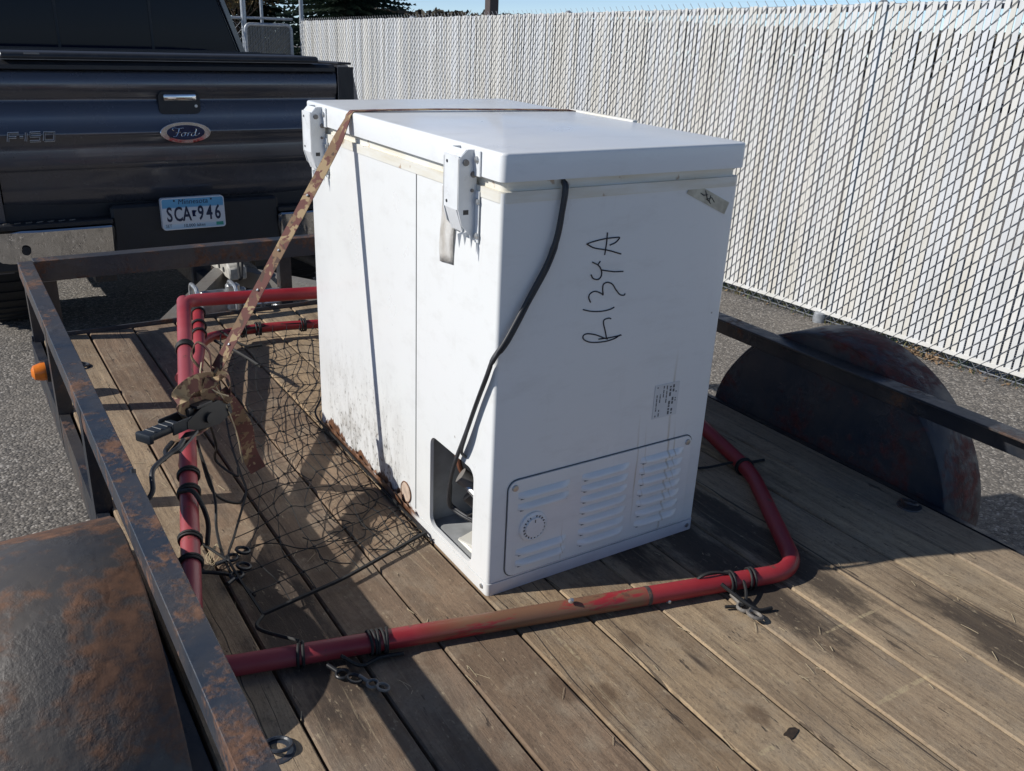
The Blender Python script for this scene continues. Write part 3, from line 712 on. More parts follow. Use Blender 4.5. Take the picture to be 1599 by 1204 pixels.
# the folded bunch of webbing and loose tail
b = B()
b.ribbon(smoothpath([K0, K0+V((-.02, -.01, -.03)), K0+V((-.015, .0, -.06)), K0+V((.02, -.01, -.055)), K0+V((.022, 0, -.02)), K0+V((-.01, .005, -.005))], 6), .03, .0018, lambda i: (.25, 1, .2))
b.ribbon(smoothpath([K0+V((.0, -.01, -.05)), K0+V((-.05, -.04, -.025)), K0+V((-.085, -.055, -.045)), K0+V((-.07, -.06, -.075)), K0+V((-.03, -.045, -.07))], 6), .034, .0018, lambda i: (.2, .25, 1))
b.ribbon(smoothpath([K0+V((-.03, .0, .0)), K0+V((-.045, .02, .03)), K0+V((-.028, .03, .055)), K0+V((-.008, .02, .035)), K0+V((-.01, .0, .0))], 6), .03, .0018, lambda i: (.3, 1, -.2))
b.ribbon(smoothpath([K0+V((-.035, -.05, -.055)), K0+V((-.085, -.075, -.045)), K0+V((-.10, -.085, -.02)), K0+V((-.07, -.07, .0)), K0+V((-.025, -.03, -.012)), K0+V((.0, -.01, -.03))], 6), .036, .0018, lambda i: (.1, .35, 1))
b.ribbon(smoothpath([K0+V((.0, -.02, -.02)), K0+V((-.02, -.045, -.005)), K0+V((-.035, -.05, -.035)), K0+V((-.01, -.04, -.065)), K0+V((.015, -.02, -.055))], 6), .03, .0018, lambda i: (1, .2, .2))
b.build('folded_webbing', CAMO, strap, 40)
b = B(); b.ribbon(smoothpath([K0+V((0, -.01, -.05)), K0+V((.028, -.02, -.10)), K0+V((.05, -.01, -.16)), K0+V((.062, .01, -.23)), K0+V((.075, .0, -.268))], 6), .038, .0018, lambda i: (.9, .1+.2*math.sin(i*.5), .4))
b.build('loose_tail', CAMO, strap, 40)
b = B(); b.tube(smoothpath([K0+V((-.02, -.01, -.01)), K0+V((.0, -.04, -.06)), K0+V((.025, -.03, -.15)), K0+V((.04, -.0, -.24))], 6), .0016, 5)
b.tube(smoothpath([K0+V((-.03, .0, .02)), K0+V((-.04, -.03, .0)), K0+V((-.02, -.05, -.03)), K0+V((.01, -.045, -.05))], 6), .0016, 5); b.build('frayed_thread', STRAW, strap)
# ratchet
RC = V((-.388, .565, .245))
ax = V((-.138, -.085, .006)).normalized(); sd = ax.cross(V((0, 0, 1))).normalized(); un = sd.cross(ax)
rat = B()
for s_ in (-1, 1):
    o_ = RC+sd*s_*.021
    pts = [o_+ax*a+un*c_ for a, c_ in ((-.07, -.012), (-.03, -.026), (.03, -.02), (.06, -.006), (.06, .01), (.02, .028), (-.03, .03), (-.065, .012))]
    f1 = [rat.bm.verts.new(p_+sd*.002) for p_ in pts]; f2 = [rat.bm.verts.new(p_-sd*.002) for p_ in pts]
    rat.bm.faces.new(f1); rat.bm.faces.new(f2[::-1])
    for k in range(len(pts)): rat.bm.faces.new((f1[k], f1[(k+1) % len(pts)], f2[(k+1) % len(pts)], f2[k]))
rat.cyl(RC-sd*.03, RC+sd*.03, .012, 12); rat.cyl(RC-ax*.06-sd*.026, RC-ax*.06+sd*.026, .006, 10)
for s_ in (-1, 1):
    c0 = RC+sd*s_*.016; rat.lathe(c0, sd, [(.024, -.002), (.024, .002)], 12)
rat = rat.build('ratchet', BLACKM, strap)
Mh = Matrix((sd, ax, un)).transposed()
h = B(); h.box(RC+ax*.112+un*.004, (.036, .086, .017), Mh, .006, 2)
for s_ in (-1, 1): h.box(RC+ax*.055+un*.005+sd*s_*.0195, (.004, .085, .026), Mh, .001)
h.box(RC+ax*.152+un*.003, (.042, .012, .021), Mh, .004, 2)
for k in range(4): h.box(RC+ax*(.085+k*.017)+un*.0125, (.026, .005, .003), Mh, .001)
h.build('handle', plain('ratchet_grip', (.016, .021, .028), .5), rat)
h = B(); h.box(RC+ax*.012+un*.033, (.052, .045, .006), Matrix((sd, ax, un)).transposed(), .001); h.box(RC+ax*.04+un*.022, (.03, .018, .02), Matrix((sd, ax, un)).transposed(), .003); h.build('release_bar', BLACKM, rat)
# short end and hook over the rail
HK = V((-.535, .335, .245))
e0 = RC+un*-.03-ax*.02; e1 = e0.lerp(HK+V((.02, .05, .02)), .62)
b = B(); b.ribbon([e0, e0.lerp(e1, .5)+V((0, 0, -.006)), e1], .026, .003, V((.7, -.6, .25))); b.build('short_webbing', CAMO, strap, 40)
b = B(); b.ribbon([e0.lerp(e1, .55)+V((0, 0, .003)), e1+V((-.015, -.03, -.01))], .028, .005, V((.7, -.6, .25))); b.build('hook_sleeve', BLACKM, strap)
d = (HK-e1).normalized(); sw = V((.7, -.6, .25)); sw = (sw-d*sw.dot(d)).normalized()
b = B(); b.tube(smoothpath([e1+sw*.012, e1+d*.035+sw*.013, e1+d*.06+sw*.003, HK+V((.005, .02, .0)), HK+V((-.006, -.02, -.022)), HK+V((-.024, -.03, -.032)), HK+V((-.034, -.01, -.014)), HK+V((-.03, .012, .014))], 6), .005, 8)
b.tube(smoothpath([e1-sw*.012, e1+d*.035-sw*.013, e1+d*.06-sw*.003, e1+d*.08], 6), .005, 8); b.build('hook', BLACKM, strap)

# ------------------------------------------------------------------ red tubular goal with net
TR = .0185
goal = empty('sports_goal', (-.2, .3, 0), 'red steel tube goal frame with black net lying around the freezer', 'goal')
nl = V((-.556, .03, .021)); nr = V((.6, -.258, .021))
B().tube(fillet([V((-.262, 1.218, .30)), nl, nr, (.838, .10, .021), (.915, .45, .05), (.953, .975, .296)], [.07, .07, .055, .1], 8), TR, 14).build('lower_tube', REDTUBE, goal, 60)
B().tube(fillet([V((-.2815, 1.139, .2815)), (-.262, 1.218, .3005), (.095, 1.147, .3), (.95, .98, .3)], [.05, .05], 7), TR*.97, 14).build('upper_tube', REDTUBE, goal, 60)
B().tube([(-.131, 1.643, .128), (-.20, 1.36, .112), (-.32, .974, .10), (-.41, .66, .085)], TR*.95, 14).build('inner_post', REDTUBE, goal, 60)
B().tube(smoothpath([(-.30, 1.18, .09), (-.16, 1.5, .07), (-.06, 1.61, .05), (.1, 1.63, .045), (.34, 1.575, .045), (.8, 1.47, .045), (.93, 1.36, .07), (.952, 1.02, .27)], 6), TR*.85, 12).build('rear_tube', REDTUBE, goal, 60)
B().lathe((.262, -.1735, .021), (nr-nl), [(TR+.0006, -.004), (TR+.0012, 0), (TR+.0006, .004)], 16).build('tube_joint', STEEL, goal)
for p_, q_ in (((.30, -.183, .006), (0, -1, .25)), ((.10, -.135, .033), (0, -.5, 1)), ((.10, 1.128, .3), (-.3, -1, .1)), ((.3, 1.565, .055), (0, -1, .3))):
    B().lathe(V(p_)+V(q_).normalized()*.012, q_, [(.0055, 0), (.004, .006), (.001, .007)], 10).build('screw', ZINC, goal)
# net: a loose sheet of cord squares
def coons(u, v):
    def path(P, t):
        P = [V(p_) for p_ in P]; L = [0]
        for a, c in zip(P, P[1:]): L.append(L[-1]+(c-a).length)
        t *= L[-1]
        for i in range(len(P)-1):
            if t <= L[i+1]+1e-9: return P[i].lerp(P[i+1], (t-L[i])/max(1e-9, L[i+1]-L[i]))
        return P[-1]
    T = [(-.075, 1.60, .055), (.1, 1.625, .05), (.33, 1.57, .05)]; Bm = [(-.405, .135, .012), (-.226, .173, .011), (-.012, .245, .012)]
    Lf = [(-.075, 1.60, .055), (-.19, 1.2, .05), (-.265, .83, .03), (-.298, .586, .02), (-.415, .33, .02), (-.405, .135, .012)]
    Rt = [(.33, 1.57, .05), (.16, 1.2, .03), (-.008, .93, .015), (-.010, .55, .011), (-.012, .245, .012)]
    t, bt, l, r = path(T, u), path(Bm, u), path(Lf, v), path(Rt, v)
    c00, c10, c01, c11 = V(T[0]), V(T[-1]), V(Bm[0]), V(Bm[-1])
    return t*(1-v)+bt*v+l*(1-u)+r*u-(c00*(1-u)*(1-v)+c10*u*(1-v)+c01*(1-u)*v+c11*u*v)
def netpt(i, j, NU=9, NV=22):
    u, v = i/NU, j/NV
    # bunch the cords towards the freezer at the near end
    uu = min(1, max(0, u + .10*v*v*math.sin(math.pi*u)))
    p_ = coons(uu, v)
    e = min(u, 1-u, v, 1-v)*6; e = min(1, e)
    nz = noise.noise_vector(V((p_.x*7, p_.y*7, 2.2)))*.03 + noise.noise_vector(V((p_.x*23, p_.y*23, 5.1)))*.018
    q_ = p_+V((nz.x*e, nz.y*e, 0)); q_.z = max(.004, p_.z+.004+abs(nz.z)*e*.9+(.03 if v < .35 else .012)*e*abs(noise.noise(V((p_.x*4, p_.y*3, 8)))))
    if q_.x > -.006 and q_.y < .9: q_.x = -.006-random.random()*.01
    return q_
b = B(); NU, NV = 9, 22
PT = [[netpt(i, j) for j in range(NV+1)] for i in range(NU+1)]
for i in range(NU+1): b.tube(smoothpath(PT[i], 3), .0011 if 0 < i < NU else .003, 4)
for j in range(NV+1):
    row = [PT[i][j] for i in range(NU+1)]; b.tube(smoothpath(row, 3), .0011 if 0 < j < NV else .004, 4)
for i in range(NU+1):
    for j in range(NV+1):
        p_ = PT[i][j]; b.box(p_, (.0046, .0046, .004), Matrix.Rotation(random.random()*3, 3, 'Z'))
b.build('net', CORDM, goal, 60)
# net heap by the freezer
b = B()
for k in range(15):
    c = V((random.uniform(-.2, -.03), random.uniform(.22, .42), .006)); pts = []
    a = random.uniform(0, 6.3); st_ = random.uniform(.018, .035)
    for q_ in range(7):
        pts.append(V((min(-.008, c.x), c.y, max(.003, .008+.012*noise.noise(V((c.x*30, c.y*30, k)))))))
        a += random.uniform(-.9, .9); c = c+V((math.cos(a), math.sin(a), 0))*st_
    b.tube(smoothpath(pts, 4), .0013, 4)
b.build('net_heap', CORDM, goal, 60)
# lashings and hooks
la, lb_ = nl, V((-.262, 1.218, .30)); ld = (lb_-la).normalized()
nd = (nr-nl).normalized()
def lash(c, d, k=2, r=.0032, parent=goal):
    b = B()
    for i in range(k):
        b.ring(V(c)+V(d)*(i*.0075), V(d)+V((random.uniform(-.15, .15), random.uniform(-.15, .15), 0)), TR+.0028, r, 18, 6)
    return b.build('lashing', CORDM, parent, 60)
for t in (.2, .25, .36, .405, .80): lash(la+(lb_-la)*t, ld, 2 if t < .7 else 3)
for t, k in ((.145, 2), (.248, 3), (.268, 2), (.86, 2), (.90, 2)): lash(nl+(nr-nl)*t, nd, k, .0028)
lash((.845, .13, .022), (.22, .96, 0), 2)
for p_ in ((-.134, 1.63, .127), (-.16, 1.52, .121), (-.178, 1.45, .117)): lash(p_, (-.24, -.96, -.05), 2, .0028)
for x in (.0, .05, .2, .28): lash((x, 1.628-.22*max(0, x-.1), .046), (1, -.1, 0), 3, .003)
def cord(pts, r=.0025, name='cord'):
    return B().tube(smoothpath(pts, 6), r, 6).build(name, CORDM, goal, 60)
cord([la+(lb_-la)*.25+V((.02, 0, -.01)), (-.46, .40, .05), (-.415, .33, .024)], .003)
cord([la+(lb_-la)*.2+V((.02, 0, -.02)), (-.48, .31, .03), (-.43, .29, .02), (-.415, .27, .016)], .004)
cord([(-.405, .135, .014), (-.43, .08, .03), nl+(nr-nl)*.145+V((0, .0, .03))], .0035)
cord([la+(lb_-la)*.5+V((.02, 0, .0)), (-.38, .56, .06), (-.33, .55, .02), (-.30, .586, .02)], .003)
cord([(-.40, .56, .17), (-.39, .50, .08), (-.41, .42, .04), (-.42, .30, .02), (-.40, .2, .015)], .003)
cord([(-.36, .62, .2), (-.34, .66, .12), (-.33, .72, .05), (-.3, .66, .03), (-.285, .7, .03)], .003)
cord([(-.10, 1.5, .10), (-.05, 1.42, .07), (.0, 1.40, .07)], .004)
cord([(-.14, 1.42, .10), (-.09, 1.33, .08), (-.06, 1.22, .07)], .005)
def snap(c, a=0.0, s=1.0, mat=GREYSTEEL):
    c = V(c); u = V((math.cos(a), math.sin(a), 0)); b = B()
    b.ring(c, (0, 0, 1), .011*s, .0032*s, 14, 6); b.ring(c+u*.026*s+V((0, 0, .003)), (.3, 0, 1), .012*s, .0032*s, 14, 6); b.cyl(c-u*.012*s, c-u*.034*s+V((0, 0, .004)), .004*s, 8)
    return b.build('snap_hook', mat, goal, 60)
snap((-.335, -.078, .006), -1.1, 1.0, BLACKM); snap((-.30, -.125, .006), 5.2, .85); snap((.422, -.282, .007), 4.6, 1.2); snap((-.405, .335, .024), .4, 1.1, BLACKM); snap((-.412, .275, .02), .8, 1.1, BLACKM)
cord([(-.33, -.06, .03), (-.30, -.075, .008), (-.26, -.07, .006), (-.22, -.08, .006)], .0035)
cord([(.40, -.235, .04), (.42, -.27, .02), (.44, -.3, .006), (.47, -.31, .006)], .004)
cord([(.36, -.19, .012), (.38, -.2, .044), (.42, -.21, .045), (.46, -.235, .03), (.43, -.275, .008), (.39, -.262, .006)], .0035)
cord([la+(lb_-la)*.36+V((-.02, 0, .01)), la+(lb_-la)*.33+V((.012, 0, .03)), la+(lb_-la)*.3+V((.034, .0, -.01)), la+(lb_-la)*.27+V((.03, 0, -.04))], .005)
cord([(.845, .13, .045), (.83, .17, .02), (.78, .2, .005), (.74, .22, .004)], .0035); cord([(.86, .2, .012), (.9, .17, .006), (.95, .16, .005)], .004)
b = B()
for k in range(9): b.tube(smoothpath([(-.42, .39, .03), (-.43+random.uniform(-.02, .02), .365, .02), (-.45+random.uniform(-.02, .03), .34+random.uniform(-.015, .015), .006)], 4), .0009, 4)
b.build('frayed_end', STRAW, goal)

# splinters and straw on the deck
b = B()
for k in range(110):
    x, y = random.uniform(-.5, 1.05), random.uniform(-.75, .0)
    if random.random() < .3: y = random.uniform(-.2, 1.5); x = random.uniform(-.5, -.05)
    a = math.pi/2+random.gauss(0, .5); L = random.uniform(.006, .035); u = V((math.cos(a), math.sin(a), 0))*L
    b.ribbon([V((x, y, .0012)), V((x, y, .0018))+u*.5, V((x, y, .0012))+u], random.uniform(.0005, .0014), .0005, (1, .2, 0))
o = b.build('wood_splinters', STRAW, None, None); tag(o, 'pale straw and wood splinters scattered over the plank deck', 'splinters', None, 'stuff')

# ------------------------------------------------------------------ pickup truck
TCX = .252
truck = empty('pickup_truck', (TCX, 3.3, G(0, 3.3)), 'dark grey pickup truck backed to the trailer, black bed cover and chrome bumper', 'pickup truck', rot=(math.atan(SL), 0, 0))
TY = 3.30
def lathe_sides(name, prof, x0, x1, mat, parent, nx=1, crown=0.0, smooth=30):
    """profile of (y,z) swept along x with a slight crown"""
    b = B(); bm = b.bm; rows = []
    for i in range(nx+1):
        t = i/nx; x = x0+(x1-x0)*t; dy = crown*(2*t-1)**2
        rows.append([bm.verts.new((x, y+dy, z)) for y, z in prof])
    m_ = len(prof)
    for a, c in zip(rows, rows[1:]):
        for k in range(m_): bm.faces.new((a[k], a[(k+1) % m_], c[(k+1) % m_], c[k]))
    bm.faces.new(rows[0]); bm.faces.new(rows[-1][::-1])
    return b.build(name, mat, parent, smooth)
tg = [(TY+.06, .17), (TY+.012, .17), (TY+.002, .185), (TY-.004, .25), (TY-.006, .318), (TY-.012, .333), (TY-.022, .343), (TY-.026, .36), (TY-.02, .42), (TY-.02, .466), (TY-.03, .476), (TY-.034, .487),
      (TY-.033, .498), (TY-.025, .512), (TY-.020, .56), (TY-.014, .612), (TY-.004, .624), (TY+.001, .634), (TY-.004, .652), (TY-.014, .664), (TY-.018, .70), (TY-.014, .752), (TY-.002, .762), (TY+.06, .762)]
gate_ = lathe_sides('tailgate', tg, TCX-.798, TCX+.798, TRUCK, truck, 16, .018, 50)
cap = [(TY-.012, .7635), (TY-.026, .768), (TY-.026, .785), (TY-.01, .8), (TY+.06, .803), (TY+.06, .7635)]
lathe_sides('tailgate_cap', cap, TCX-.79, TCX+.79, TRIM, gate_, 8, .018, 40)
b = B(); b.prism([(TY-.012, .806), (TY-.022, .812), (TY-.022, .826), (TY-.008, .838), (TY+1.72, .838), (TY+1.72, .806)], 'x', TCX-.72, TCX+.70, .006)
cov = b.build('bed_cover', COVER, truck, 30)
for y in (TY+.45, TY+.9, TY+1.35): B().bx((TCX-.71, y-.012, .8385), (TCX+.69, y+.012, .843)).build('cover_hinge', TRIM, cov)
B().bx((TCX-.8, TY-.0235, .8055), (TCX+.69, TY-.0205, .8085)).build('cover_edge_strip', GREYSTEEL, cov)
for x in (-.375,): B().bx((x, TY-.0245, .8275), (x+.06, TY-.0215, .8345)).build('worn_tag', GREYSTEEL, cov)
# handle
hb = B(); pts = rrect(.156, .346, .572, .672, .022, 4); hb.prism(pts, 'y', TY-.026, TY-.012); hb = hb.build('tailgate_handle', TRIM, gate_, 30)
hb2 = B(); hb2.bx((.178, TY-.037, .632), (.327, TY-.026, .662), .006, 2); hb2.build('pull', CHROME, hb)
B().lathe((.325, TY-.026, .607), (0, -1, 0), [(.008, 0), (.007, .003), (.002, .003)], 14).build('lock', ZINC, hb)
# oval badge
def oval(cx, cz, a, c_, y0, y1, mat, parent, name, n=40):
    b = B(); b.prism([(cx+a*math.cos(2*math.pi*k/n), cz+c_*math.sin(2*math.pi*k/n)) for k in range(n)], 'y', y0, y1, .002); return b.build(name, mat, parent, 30)
em = oval(.26, .488, .117, .050, TY-.052, TY-.03, CHROME, gate_, 'oval_badge')
oval(.26, .489, .088, .034, TY-.056, TY-.050, BLUE, em, 'badge_field')
SC = {'F': [[(-.052, .010), (-.058, .016), (-.05, .022), (-.035, .019), (-.012, .021)], [(-.030, .019), (-.036, .002), (-.046, -.014), (-.058, -.013)], [(-.047, .001), (-.026, .004)]],
      'o': [[(-.014, .002), (-.024, -.005), (-.022, -.014), (-.012, -.012), (-.008, -.002), (-.014, .002), (-.002, .001)]],
      'r': [[(-.002, .001), (.004, -.002), (.0, -.013)], [(.002, -.006), (.009, .002), (.015, .0)]],
      'd': [[(.032, .002), (.022, .001), (.015, -.008), (.020, -.014), (.030, -.008), (.038, .014), (.035, .018)], [(.034, .004), (.031, -.012), (.040, -.010), (.050, -.002)]]}
for ch, sts in SC.items():
    b = B()
    for pl in sts: b.tube([V((.265+p_.x*1.15, TY-.0565, .487+p_.z*1.1)) for p_ in smoothpath([(x, 0, z) for x, z in pl], 5)], .0026, 6)
    b.build('badge_letter', CHROME, em, 60)
# blocky model lettering, bright outline with dark face
def letter(polys, ox, s=.040, w=.0065):
    o1 = B(); o2 = B()
    for pl in polys:
        P_ = [V((ox+(x+.18*z)*s, TY-.0335+(-.001), .4665+z*s)) for x, z in pl]
        o1.tube(P_, w*.95, 4); o2.tube([p_+V((0, -.0052, 0)) for p_ in P_], w*.52, 4)
    L = o1.build('model_letter', BADGE, gate_, 20); o2.build('letter_face', TRIM, L, 20)
LET = {'F': ([[(0, 0), (0, .9), (1.0, .9)], [(0, .45), (.8, .45)]], 0), '-': ([[(0, .45), (.35, .45)]], 1.12), '1': ([[(0, 0), (0, .9)]], 1.72),
       '5': ([[(1, .9), (0, .9), (0, .5), (1, .5), (1, 0), (0, 0)]], 2.12), '0': ([[(0, 0), (1, 0), (1, .9), (0, .9), (0, 0)]], 3.5)}
for ch, (pl, ox) in LET.items(): letter(pl, -.492+ox*.0405)
# bed sides and tail lights
def side(s):
    x0 = TCX+s*.805; x1 = TCX+s*1.0
    b = B(); bm = b.bm; rows = []
    sec = [(0, 0.80), (.055, .80), (.085, .775), (.115, .62), (.175, .45), (.195, .25), (.185, -.02), (.12, -.12), (0, -.12)]
    for y, k in ((TY-.004, .965), (TY+.03, .99), (TY+.12, 1), (TY+1.0, 1.0), (TY+1.75, 1.0)):
        rows.append([bm.verts.new((x0+s*dx*k, y+(0 if dx < .15 or y > TY+.05 else .02), z)) for dx, z in sec])
    for a, c in zip(rows, rows[1:]):
        for k in range(len(sec)): bm.faces.new((a[k], a[(k+1) % len(sec)], c[(k+1) % len(sec)], c[k]))
    bm.faces.new(rows[0]); bm.faces.new(rows[-1][::-1])
    o = b.build('bed_side', TRUCK, truck, 12)
    B().bx((x0+s*.001, TY-.006, .801), (x0+s*.078, TY+1.74, .812), .004).build('rail_cap', TRIM, o)
    B().bx((x0+s*.004, TY-.0065, .61), (x0+s*.085, TY-.0045, .79)).build('dark_corner_sheet', TRIM, o)  # black sheet added to darken the corner where the paint mirrors the sky
    t = B(); t.prism([(x0+s*.012, .22), (x0+s*.165, .24), (x0+s*.14, .42), (x0+s*.088, .60), (x0+s*.012, .60)], 'y', TY-.03, TY+.0, .008); t.build('tail_light', REDLENS, o, 30)
side(1); side(-1)
B().bx((TCX-.79, TY+.062, .2), (TCX+.79, TY+1.72, .26)).build('bed_floor', TRIM, truck)
# bumper
BY = 3.2
def chrome_side(s):
    xa, xb = TCX+s*.362, TCX+s*1.0
    if s > 0: xa = .672
    else: xa = -.115
    b = B(); bm = b.bm; rows = []
    for t in (0, .02, .06, .5, .85, 1):
        x = xa+(xb-xa)*t; dy = .02 if t == 0 else (.004 if t == .02 else 0); dy += .09*max(0, t-.6)**1.5*4
        k = .86 if t == 0 else 1
        rows.append([bm.verts.new((x, BY+y+dy, .012+(z-.012)*k)) for y, z in ((.07, -.07), (.034, -.07), (.029, -.064), (.013, .004), (-.004, .076), (.002, .084), (.06, .086))])
    for a, c in zip(rows, rows[1:]):
        for k in range(6): bm.faces.new((a[k], a[k+1], c[k+1], c[k]))
    o = b.build('bumper_chrome', CHROME, truck, 14)
    hx = -.495 if s < 0 else .999
    B().lathe((hx, BY+.0165, -.007), (0, -1, 0), [(.019, 0), (.019, .004), (.002, .0045)], 24).build('sensor_hole', TRIM, o)
    B().bx((xa+s*.002, BY+.012, .088), (xb, BY+.1, .112), .004).build('step_pad', TRIM, o)
    for k in range(8):
        x = xa+s*(.17+k*.045); B().box((x, BY+.05, .1135), (.028, .006, .004), Matrix.Rotation(R(25), 3, 'Z')).build('tread_rib', GREYSTEEL, o)
chrome_side(-1); chrome_side(1)
B().bx((-.12, BY+.03, -.10), (.68, BY+.1, .165), .012).build('bumper_centre', TRIM, truck)
B().bx((TCX-.97, BY+.118, -.12), (TCX+.97, BY+.14, .19)).build('valance', TRIM, truck)
B().bx((TCX-.9, BY+.062, -.11), (TCX+.9, BY+.115, .08), .01).build('bumper_beam', TRIM, truck)
hr = B(); hr.bx((.205, BY-.02, -.235), (.30, BY+.5, -.14), .006); hr.bx((.225, BY-.24, -.22), (.28, BY-.02, -.165), .004); hr.lathe((.27, 2.95, -.165), (0, 0, 1), [(.016, 0), (.014, .04), (.024, .06), (.026, .08), (.018, .1)], 16); hr.build('hitch_receiver', STEEL_D, truck)
# licence plate
PL = B(); pts = rrect(.098, .396, .04, .192, .014, 4); PL.prism(pts, 'y', BY-.004, BY+.029); PL = PL.build('licence_plate', PLATEB, truck, 30)
P2 = B(); P2.prism(rrect(.103, .391, .045, .187, .010, 4), 'y', BY-.0052, BY-.0042); P2.build('plate_field', PLATE, PL, 30)
def text(body, size, loc, mat, parent, name, sx=1.0, bold=0.0, shear=0):
    cu = bpy.data.curves.new(name, 'FONT'); cu.body = body; cu.size = size; cu.align_x = 'CENTER'; cu.align_y = 'CENTER'; cu.extrude = .0004; cu.offset = bold; cu.resolution_u = 3; cu.shear = shear
    t = bpy.data.objects.new(name+'_tmp', cu); COL.objects.link(t)
    bpy.context.view_layer.update()
    me = bpy.data.meshes.new_from_object(t.evaluated_get(bpy.context.evaluated_depsgraph_get())); bpy.data.objects.remove(t)
    me.name = name; me.materials.clear(); me.materials.append(mat)
    me.transform(Matrix.Translation(V(loc)) @ Matrix.Rotation(R(90), 4, 'X') @ Matrix.Diagonal((sx, 1, 1, 1)))
    return link(name, me, parent)
for ch, x in zip('SCA946', (.133, .174, .214, .280, .321, .361)):
    text(ch, .096, (x, BY-.0056, .111), NAVY, PL, 'plate_character', .62, .002)
text('Minnesota', .034, (.247, BY-.0056, .172), NAVY, PL, 'plate_state_name', 1.0, .0, .15)
text('SET', .02, (.125, BY-.0056, .060), NAVY, PL, 'plate_month', .95)
text('10,000 lakes', .021, (.245, BY-.0056, .057), BLUE, PL, 'plate_motto', 1.0)
b = B(); b.prism([(.238, .128), (.245, .130), (.262, .127), (.254, .116), (.252, .106), (.258, .099), (.240, .099), (.239, .112)], 'y', BY-.0058, BY-.0053); b.build('state_outline', BLUE, PL, None)
B().bx((.35, BY-.0058, .050), (.384, BY-.0053, .066)).build('plate_sticker', STICK, PL)
for x in (.16, .334): B().lathe((x, BY-.005, .179), (0, -1, 0), [(.005, 0), (.004, .002), (.001, .002)], 10).build('plate_bolt', BLACKM, PL)
# cab
CY = 5.05
b = B(); bm = b.bm; rows = []
for y, k, zt in ((CY, 1, 1.30), (CY+.12, 1.0, 1.36), (CY+1.3, 1.0, 1.37), (CY+1.75, .98, 1.25), (CY+2.25, .98, .8)):
    wt = .70*k; ztt = zt
    zb_ = min(.72, ztt-.05)
    rows.append([bm.verts.new((TCX+x, y, z)) for x, z in ((-.92, -.15), (-.98, .3), (-.90, zb_), (-wt, ztt-.03), (-wt*.85, ztt), (wt*.85, ztt), (wt, ztt-.03), (.90, zb_), (.98, .3), (.92, -.15))])
for a, c in zip(rows, rows[1:]):
    for k in range(10): bm.faces.new((a[k], a[(k+1) % 10], c[(k+1) % 10], c[k]))
bm.faces.new(rows[0]); bm.faces.new(rows[-1][::-1])
cab = b.build('cab', TRUCK, truck, 35)
b = B(); b.prism([(TCX-.84, .73), (TCX+.84, .73), (TCX+.655, 1.26), (TCX-.655, 1.26)], 'y', CY-.012, CY-.002, .006); wn = b.build('rear_window', GLASS, cab, None)
b = B(); b.tube([(TCX-.855, CY-.012, .722), (TCX+.855, CY-.012, .722), (TCX+.665, CY-.012, 1.268), (TCX-.665, CY-.012, 1.268)], .012, 6, True); b.build('window_seal', TRIM, wn)
for x in (-.27, .27): B().bx((TCX+x-.008, CY-.016, .735), (TCX+x+.008, CY-.013, 1.255)).build('window_divider', TRIM, wn)
for s in (-1, 1):
    b = B(); b.face([(TCX+s*.905, CY+.2, .76), (TCX+s*.905, CY+1.9, .76), (TCX+s*.72, CY+1.4, 1.30), (TCX+s*.72, CY+.25, 1.30)]); b.build('side_window', GLASS, cab, None)
b = B(); b.bx((TCX-.93, CY+2.0, -.1), (TCX+.93, CY+3.4, .55), .12, 4); b.bx((TCX-.86, CY+2.0, .4), (TCX+.86, CY+3.35, .62), .08, 3); b.build('hood', TRUCK, truck, 40)
for x in (TCX-.80, TCX+.80):
    for y in (4.35, 8.0): wheel(x, truck, y, G(0, 3.3)+.405, .4, .26, 1 if x > TCX else -1, CHROME)
B().cyl((TCX-.8, 4.35, G(0, 3.3)+.405), (TCX+.8, 4.35, G(0, 3.3)+.405), .05).bx((TCX-.45, 3.45, -.24), (TCX-.35, 8, -.1)).bx((TCX+.35, 3.45, -.24), (TCX+.45, 8, -.1)).build('chassis', STEEL_D, truck)
B().tube(smoothpath([(.95, 3.25, -.24), (.93, 3.6, -.24), (.8, 4.2, -.22)]), .038, 14).build('exhaust', GREYSTEEL, truck)

# ------------------------------------------------------------------ chain-link fence with slats
FA = V((3.609, 2.086)); FD = V((.03105, .99952))             # foot point and direction away from the camera
def F(s, z=0.0, off=0.0):
    """point on the fence: s along, z above ground, off towards the camera side"""
    x = FA.x+FD.x*s-FD.y*off; y = FA.y+FD.y*s+FD.x*off
    return V((x, y, G(x, y)+z))
PITCH = .0376; S0, S1 = -4.0, 9.72; FH = 1.80
fence = empty('chain_link_fence', F(0), 'tall chain link fence filled with white vertical plastic slats beside the lot', 'fence')
ang = math.atan2(FD.y, FD.x)-math.pi/2
sm_ = []
for mt in SLAT:
    b = B(); hw = .0137
    b.prism([(-.0022, -hw), (.0016, -hw*.96), (.0022, 0), (.0016, hw*.96), (-.0022, hw)], 'z', .06, FH-.02)
    sm_.append(b.mesh('slat', mt, None))
rest = B(); k = 0; cnt = 0
s = S0
while s < S1:
    near = s > -1.55
    if near and cnt < 300:
        o = link('slat', random.choice(sm_), fence); o.matrix_parent_inverse = Matrix.Identity(4)
        o.location = F(s)+V((random.uniform(-.001, .001), 0, random.uniform(-.006, .006)))-fence.location
        o.rotation_euler = (R(random.uniform(-.12, .12)), 0, ang+R(random.uniform(-7, 7))); cnt += 1
    else:
        p_ = F(s); rest.box(p_+V((0, 0, FH/2+.02)), (.004, .0274, FH-.08), Matrix.Rotation(ang, 3, 'Z'))
    s += PITCH
tag(rest.build('slat_row', SLAT[0], fence, None), kind='stuff')
